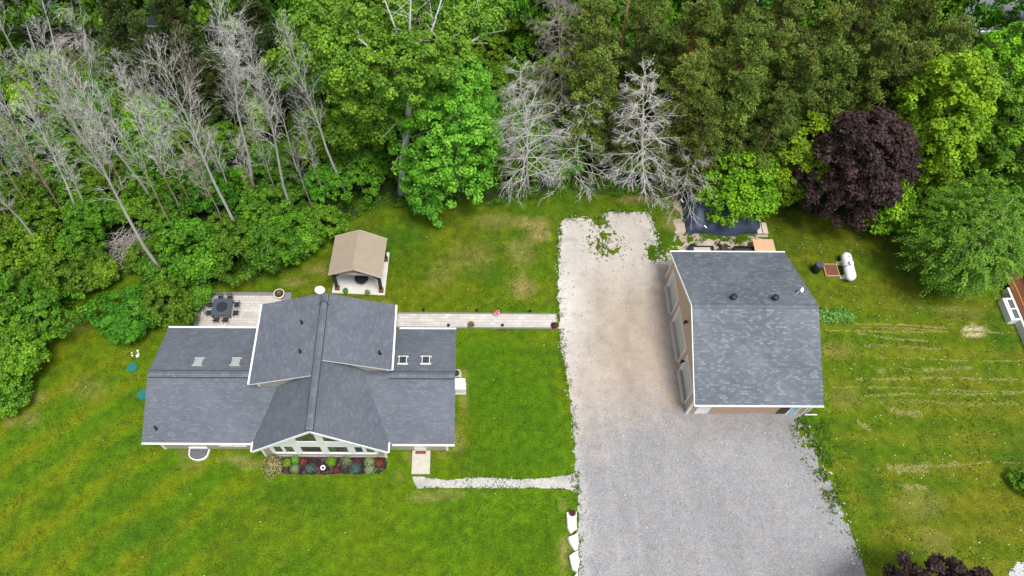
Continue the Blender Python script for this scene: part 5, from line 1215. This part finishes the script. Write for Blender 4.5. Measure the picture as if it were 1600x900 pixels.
mb = MB(); mb.tube([(.15, .1, .5), (.2, .05, .56)], [.12, .22], 16); mb.build('reflector', M['white'], sdh)
# dish on a pole behind the house
c = at(499.5, 452, 1.9); dd = empty('satellite_dish', (c.x, c.y, 0), 'white oval dish on a pole behind the house ridge', 'satellite dish')
mb = MB(); mb.tube([(0, 0, 0), (0, 0, 1.75)], .035, 8); mb.build('pole', M['blackmetal'], dd)
nv = Vector((.15, -.5, .8)).normalized(); q = Vector((0, 0, 1)).rotation_difference(nv); mb = MB(); ring = []
pv = [q @ Vector((math.cos(t) * .46, math.sin(t) * .36, .10)) + Vector((0, 0, 1.8)) for t in np.linspace(0, 2 * math.pi, 25)[:-1]]; pm = [q @ Vector((math.cos(t) * .24, math.sin(t) * .19, .03)) + Vector((0, 0, 1.8)) for t in np.linspace(0, 2 * math.pi, 25)[:-1]]
mb.v = [tuple(x) for x in pv + pm] + [tuple(Vector((0, 0, 1.8)))]
for k in range(24): k2 = (k + 1) % 24; mb.face([k, k2, 24 + k2, 24 + k], smooth=True); mb.face([24 + k, 24 + k2, 48], smooth=True)
mb.build('reflector', M['white'], dd)

# ------------------------------------------------------------ behind the garage
def ptop(px, py, z): v = at(px, py, z); return (v.x, v.y, z)
tp = empty('tarp_shelter', (0, 0, 0), 'navy tarpaulin draped over a stored load under the bright maple', 'tarpaulin')
rdg = [ptop(1079, 322, 1.9), ptop(1180, 330, 1.9)]; base_s = [ptop(1072, 363, .05), ptop(1128, 369, .05), ptop(1178, 362, .05)]
x0, x1 = at(1070, 350).x, at(1186, 350).x; yS = at(1120, 367).y; yN = at(1120, 312).y + 1.0
nxg, nyg = 46, 30; V = []; 
for j in range(nyg):
    for i in range(nxg):
        u = i / (nxg - 1); v = j / (nyg - 1); x = x0 + (x1 - x0) * u; y = yS + (yN - yS) * v
        ed = min(1, min(u, 1 - u) * 9) ** .6; prof = min(1, v * 3.0, (1 - v) * 3.0) ** .6; z = 2.2 * ed * prof
        z += (math.sin(u * 38 + v * 5) * .035 + math.sin(u * 17 - v * 9) * .05) * ed * prof - .22 * math.sin(u * math.pi * 2) ** 2 * prof * ed
        if j == 0 or i in (0, nxg - 1) or j == nyg - 1: z = .02
        V.append((x + .18 * math.sin(v * 4 + u) * 0 + (.25 * (1 - v) if u < .5 else -.25 * (1 - v)) * 0, y + (.15 * math.sin(u * 9) if j == 0 else 0), z))
mb = MB(); mb.v = V
for j in range(nyg - 1):
    for i in range(nxg - 1): a = j * nxg + i; mb.face([a, a + 1, a + nxg + 1, a + nxg], smooth=True)
mb.build('sheet', M['tarp'], tp)
for px, py in ((1066, 314), (1102, 354), (1186, 344)):
    c = at(px, py, 1.2 if px != 1102 else .9); mb = MB(); mb.obox(c.x, c.y, .5, .12, .42, c.z, c.z + .03); mb.build('strap', M['white'], tp)
# trailer with grey panels next to the garage's north eave
a = at(1076, 384, .7); b = at(1117, 395, .7)
ft = empty('flatbed_trailer', ((a.x + b.x) / 2, b.y - .3, 0), 'flatbed trailer carrying a pale grey board behind the garage', 'trailer')
L2 = (b.x - a.x) / 2; yb_ = a.y - b.y + .6
mb = MB(); mb.box(-L2, L2, -.6, yb_ - .3, .5, .6); mb.build('bed', M['trailer'], ft); mb = MB(); mb.box(-L2 + .45, L2 - .35, -.5, yb_ - .45, .602, .68); mb.build('board', M['greysheet'], ft)
mb = MB(); mb.bar((-L2, yb_ - .32, .66), (L2, yb_ - .32, .66), .06, .12); mb.bar((-L2 + .03, -.6, .66), (-L2 + .03, yb_ - .35, .66), .06, .12); mb.bar((L2 - .03, -.6, .66), (L2 - .03, yb_ - .35, .66), .06, .12); mb.build('side_rail', M['trailer'], ft)
for x in (-.7,): mb = MB(); mb.tube([(x, yb_ - .25, .35), (x, yb_ - .02, .35)], .35, 18); mb.build('wheel', M['rubber'], ft)
mb = MB(); mb.tube([(-.7, -.85, .35), (-.7, -.65, .35)], .35, 18); mb.build('wheel', M['rubber'], ft)
mb = MB(); mb.bar((L2, .0, .5), (L2 + .9, .0, .45), .1, .1); mb.build('drawbar', M['trailer'], ft)
a = at(1147, 386, .8); b = at(1180, 396, .8)
ut = empty('utility_trailer', ((a.x + b.x) / 2, b.y - .2, 0), 'dark open utility trailer between the flatbed and the plywood sheet', 'trailer'); L2 = (b.x - a.x) / 2; D = a.y - b.y + .8
mb = MB(); mb.box(-L2, L2, -.5, D - .5, .4, .46); mb.build('bed', M['trailer'], ut)
for nm, A, B_ in (('side_wall', (-L2, D - .5, .62), (L2, D - .5, .62)), ('side_wall', (-L2, -.5, .62), (L2, -.5, .62)), ('side_wall', (-L2, -.5, .62), (-L2, D - .5, .62)), ('side_wall', (L2, -.5, .62), (L2, D - .5, .62))):
    mb = MB(); mb.bar(A, B_, .05, .4); mb.build(nm, M['trailer'], ut)
for y in (-.62, D - .38): mb = MB(); mb.tube([(0, y - .09, .32), (0, y + .09, .32)], .32, 18); mb.build('wheel', M['rubber'], ut)
mb = MB(); mb.bar((-L2, .2, .42), (-L2 - 1.1, .2, .42), .1, .1); mb.build('drawbar', M['trailer'], ut)
c = at(1135, 389, .3); sc_ = empty('scrap_pile', (c.x, c.y, 0), 'small heap of rusty scrap between the two trailers', 'scrap'); mb = MB(); random.seed(2)
for k in range(26): mb.obox(random.gauss(0, .35), random.gauss(0, .25), random.uniform(0, 3), random.uniform(.1, .5), random.uniform(.05, .25), .0 + k * .008, .12 + random.uniform(0, .3))
mb.build('pieces', M['woodpost'], sc_)
q1, q2, q3, q4 = at(1176, 373.5, 1.0), at(1208, 373.5, 1.0), at(1213, 396, 1.0), at(1181, 396, 1.0)
pb = empty('plywood_crate', ((q1.x + q3.x) / 2, (q1.y + q3.y) / 2, 0), 'tan plywood-topped crate at the garage corner', 'crate')
hx = (q2.x - q1.x) / 2; hy = (q1.y - q4.y) / 2
mb = MB(); mb.box(-hx, hx, -hy, hy, .92, .98); mb.build('lid', M['plywood'], pb); mb = MB(); mb.box(-hx + .08, hx - .08, -hy + .08, hy - .08, 0, .92); mb.build('box', M['planterwood'], pb)
a = at(1183, 349, .4); b = at(1197, 365, .4); wp = empty('wood_stack', ((a.x + b.x) / 2, (a.y + b.y) / 2, 0), 'small stack of wooden blocks at the right end of the tarpaulin', 'wood stack')
for x in (-.28, .28):
    mb = MB(); mb.box(x - .24, x + .24, -.65, .65, .12, .5); mb.build('block', M['tantrim'], wp)
mb = MB(); mb.box(-.6, .6, -.75, .75, 0, .11); mb.build('pallet', M['greysheet'], wp)
# ------------------------------------------------------------ yard pieces
a = at(1321, 396, .85); b = at(1331, 437, .85); mid = (a + b) / 2; ang = math.atan2(b.y - a.y, b.x - a.x); L = (b - a).length
a0_ = at(1322.5, 401, .8); b0_ = at(1329.5, 431, .8); mid = (a0_ + b0_) / 2; L = (b0_ - a0_).length + .9
ang = math.atan2(b0_.y - a0_.y, b0_.x - a0_.x)
tk = empty('propane_tank', (mid.x, mid.y, 0), 'white propane tank lying on the lawn', 'propane tank', rz=ang)
mb = MB(); rT = .48; zc = .75; pts = []; rad = []
for k in range(7): t = math.pi / 2 * k / 6; pts.append((-L / 2 + rT * (1 - math.cos(t)) * 0 + rT * (1 - math.sin(t)) , 0, zc)); rad.append(max(.02, rT * math.sin(t) ** .999 if False else rT * math.sqrt(max(0, 1 - (1 - math.sin(t)) ** 2))))
pts = [(-L / 2 + rT * (1 - math.cos(t)), 0, zc) for t in np.linspace(0, math.pi / 2, 8)] + [(L / 2 - rT * (1 - math.cos(t)), 0, zc) for t in np.linspace(math.pi / 2, 0, 8)]
rad = [max(.01, rT * math.sin(t)) for t in np.linspace(0, math.pi / 2, 8)] + [max(.01, rT * math.sin(t)) for t in np.linspace(math.pi / 2, 0, 8)]
mb.tube(pts, rad, 24); mb.build('tank', M['tank'], tk)
mb = MB(); mb.tube([(0, 0, zc + rT - .05), (0, 0, zc + rT + .22), (0, 0, zc + rT + .28)], [.2, .2, .12], 16); mb.build('valve_dome', M['tank'], tk)
mb = MB(); mb.tube([(.2, 0, zc + rT + .1), (.2, -.55, zc + rT * .6), (.2, -.62, .1)], .025, 6); mb.build('gas_pipe', M['black'], tk)
mb = MB(); mb.tube([(-.75, 0, zc + rT - .02), (-.75, 0, zc + rT + .06)], .06, 10); mb.build('gauge', M['blackmetal'], tk)
for x in (-L / 2 + .75, L / 2 - .75):
    mb = MB(); mb.box(x - .1, x + .1, -.42, .42, .06, .42); mb.build('foot', M['tank'], tk); mb = MB(); mb.box(x - .2, x + .2, -.65, .6, 0, .06); mb.build('pad', M['concrete2'], tk)
c = at(1273.5, 423); c2 = empty('rain_barrel', c, 'black upright drum beside the wooden planter', 'drum')
mb = MB(); mb.tube([(0, 0, 0), (0, 0, .5), (0, 0, 1.1)], [.40, .40, .38], 20); mb.build('drum', M['black'], c2); mb = MB(); mb.tube([(0, 0, 1.101), (0, 0, 1.16)], [.36, .34], 20); mb.build('lid', M['tabletop'], c2)
P4 = [at(1286, 412.5, .2), at(1306.5, 412.5, .2), at(1312, 430.5, .2), at(1291.5, 430.5, .2)]; cx_, cy_ = sum(p.x for p in P4) / 4, sum(p.y for p in P4) / 4
pw = empty('wooden_planter', (cx_, cy_, 0), 'square wooden planter bed filled with brown bark on the lawn', 'planter')
hx = (P4[1].x - P4[0].x + P4[2].x - P4[3].x) / 4; hy = (P4[0].y - P4[3].y) / 2
for A, B_ in (((-hx, -hy), (hx, -hy)), ((hx, -hy), (hx, hy)), ((hx, hy), (-hx, hy)), ((-hx, hy), (-hx, -hy))):
    mb = MB(); mb.bar((A[0], A[1], .1), (B_[0], B_[1], .1), .09, .2); mb.build('board', M['planterwood'], pw)
mb = MB(); mb.box(-hx + .04, hx - .04, -hy + .04, hy - .04, .01, .15); mb.build('bark_fill', M['soil'], pw)
for px, py, r, lb in ((207, 574.5, .48, 'round green tank lid on the lawn below the free-standing shrub'), (223, 617, .48, 'round green tank lid half hidden by the west end of the roof')):
    c = at(px, py); t = empty('septic_lid', c, lb, 'tank lid', 'green tank lids on the lawn'); mb = MB(); mb.tube([(0, 0, 0), (0, 0, .1)], [r, r * .97], 28); mb.build('lid', M['greenlid'], t); mb = MB(); mb.tube([(0, 0, .1), (0, 0, .13)], r * .7, 24); mb.build('raised_centre', M['greenlid'], t)
def boulder(name, P, z, label, mt='rock', grp=None, seed=0):
    random.seed(seed); pts = [at(*p, z) for p in P]; c = sum(pts, Vector()) / len(pts); c.z = 0; t = empty(name, c, label, 'boulder', grp); mb = MB(); n = len(pts) * 2
    rim = []
    for i, p in enumerate(pts):
        q = pts[(i + 1) % len(pts)]; rim += [p - c, (p + q) / 2 - c + Vector((random.gauss(0, .04), random.gauss(0, .04), 0))]
    lay = [(1.06, 0), (1.08, z * .5), (.99, z * .9), (.86, z), (.4, z * 1.03)]
    for s, zz in lay:
        for v in rim: mb.v.append((v.x * s + random.gauss(0, .015), v.y * s + random.gauss(0, .015), zz + random.gauss(0, .015) * (zz > 0)))
    for l in range(len(lay) - 1):
        for k in range(n): k2 = (k + 1) % n; mb.face([l * n + k, l * n + k2, (l + 1) * n + k2, (l + 1) * n + k])
    mb.face([(len(lay) - 1) * n + k for k in range(n)]); 
    o = mb.build('stone', M[mt], t); return t
rk = 'white limestone blocks beside the driveway'
boulder('limestone_block', [(886, 800), (901, 800), (901, 825), (893, 832), (887, 822)], .45, 'white limestone block carrying the round flower pot', grp=rk, seed=1)
boulder('limestone_block', [(888, 838), (903, 831), (904, 850), (900, 859), (893, 851)], .45, 'white limestone block second below the round flower pot', grp=rk, seed=2)
boulder('limestone_block', [(890, 868), (903, 860), (906, 875), (902, 894), (895, 888)], .45, 'white limestone block third below the round flower pot', grp=rk, seed=3)
boulder('limestone_block', [(894, 905), (902, 895), (907, 915), (898, 930)], .45, 'white limestone block cut by the bottom frame edge', grp=rk, seed=4)
pot('flower_pot', at(894.5, 801.5, .7), .27, .25, M['blackmetal'], 'round dark flower pot on the limestone block', 'redleaf', .2, .12, 120, .07, z0=.46)
c = at(212, 556); t = empty('pale_stones', c, 'little pale stones beside the round green lid', 'stones'); random.seed(8); mb = MB()
for k in range(7): mb.obox(random.gauss(0, .2), random.gauss(0, .2), random.uniform(0, 3), random.uniform(.1, .25), random.uniform(.08, .18), 0, random.uniform(.06, .15))
mb.build('stone', M['rock'], t)
# ------------------------------------------------------------ neighbour's deck at the right
dk = empty('neighbour_deck', (0, 0, 0), 'red-brown raised deck with pale skirting at the right frame edge', 'deck')
zD = .9; e0 = at(1577, 453, zD); e1 = at(1601, 515, zD); xw = (e0.x + e1.x) / 2; yn = at(1577, 430, zD).y
mb = MB(); mb.box(xw + .25, xw + 12, 16, yn + .6, zD - .12, zD); mb.build('deck_boards', M['brownwood'], dk)
mb = MB(); mb.box(xw, xw + .22, 16, e0.y + .3, 0, zD - .06); mb.build('skirting', M['concrete2'], dk)
mb = MB(); mb.box(xw + .75, xw + .80, 16, yn - .2, zD + .002, zD + .035); mb.build('edging', M['rope'], dk)
mb = MB(); mb.box(xw + 2.4, xw + 2.6, 16, e0.y - .4, zD + .002, zD + .25); mb.build('curb', M['concrete2'], dk)
# bay window box on the skirting
bw = empty('basement_window', (xw, at(1580, 484, .6).y, 0), 'white boxed basement window beside the brown deck', 'window'); 
mb = MB(); mb.box(-.75, .1, -1.15, 1.15, 0, .75); mb.build('box', M['tank'], bw)
for s in (-1, 1): mb = MB(); mb.box(-.45, .2, s * .52 - .45, s * .52 + .45, .751, .78); mb.build('pane', M['glass'], bw)
mb = MB(); 
for y in (-1.08, 0, 1.08): mb.box(-.52, .27, y - .05, y + .05, .751, .82)
for x in (-.5, .25): mb.box(x - .05, x + .05, -1.13, 1.13, .752, .821)
mb.build('frame', M['white'], bw)
nb = empty('neighbour_house', (0, 0, 0), 'corner of a grey-roofed neighbouring house at the right frame edge', 'house'); r0_ = at(1592, 418, 3.0)
roof_slab(nb, 'roof', (r0_.x, r0_.y - 9, 3.0), (r0_.x, r0_.y + 3, 3.0), (r0_.x + 6, r0_.y + 3, 5), (r0_.x + 6, r0_.y - 9, 5), M['shingle'])
mb = MB(); mb.bar((r0_.x - .07, r0_.y - 9, 2.95), (r0_.x - .07, r0_.y + 3, 2.95), .13, .13); mb.build('gutter', M['white'], nb)
mb = MB(); mb.box(r0_.x + .5, r0_.x + 9, r0_.y - 8.6, r0_.y + 2.6, 0, 2.95); mb.build('wall', M['beige'], nb)
nb.location = (2.2, 0, 0)
# purple tree at the bottom right, its top reaching into the frame
c = at(1510, 1022, 5.0)
leafy('purple_maple', (c.x, c.y, 0), 7.2, 4.5, M['purple'], 'dark purple tree top cut by the bottom frame edge', rz=2.4, nclump=640, per=80, leaf=.24, rc=.5, lobes=14)
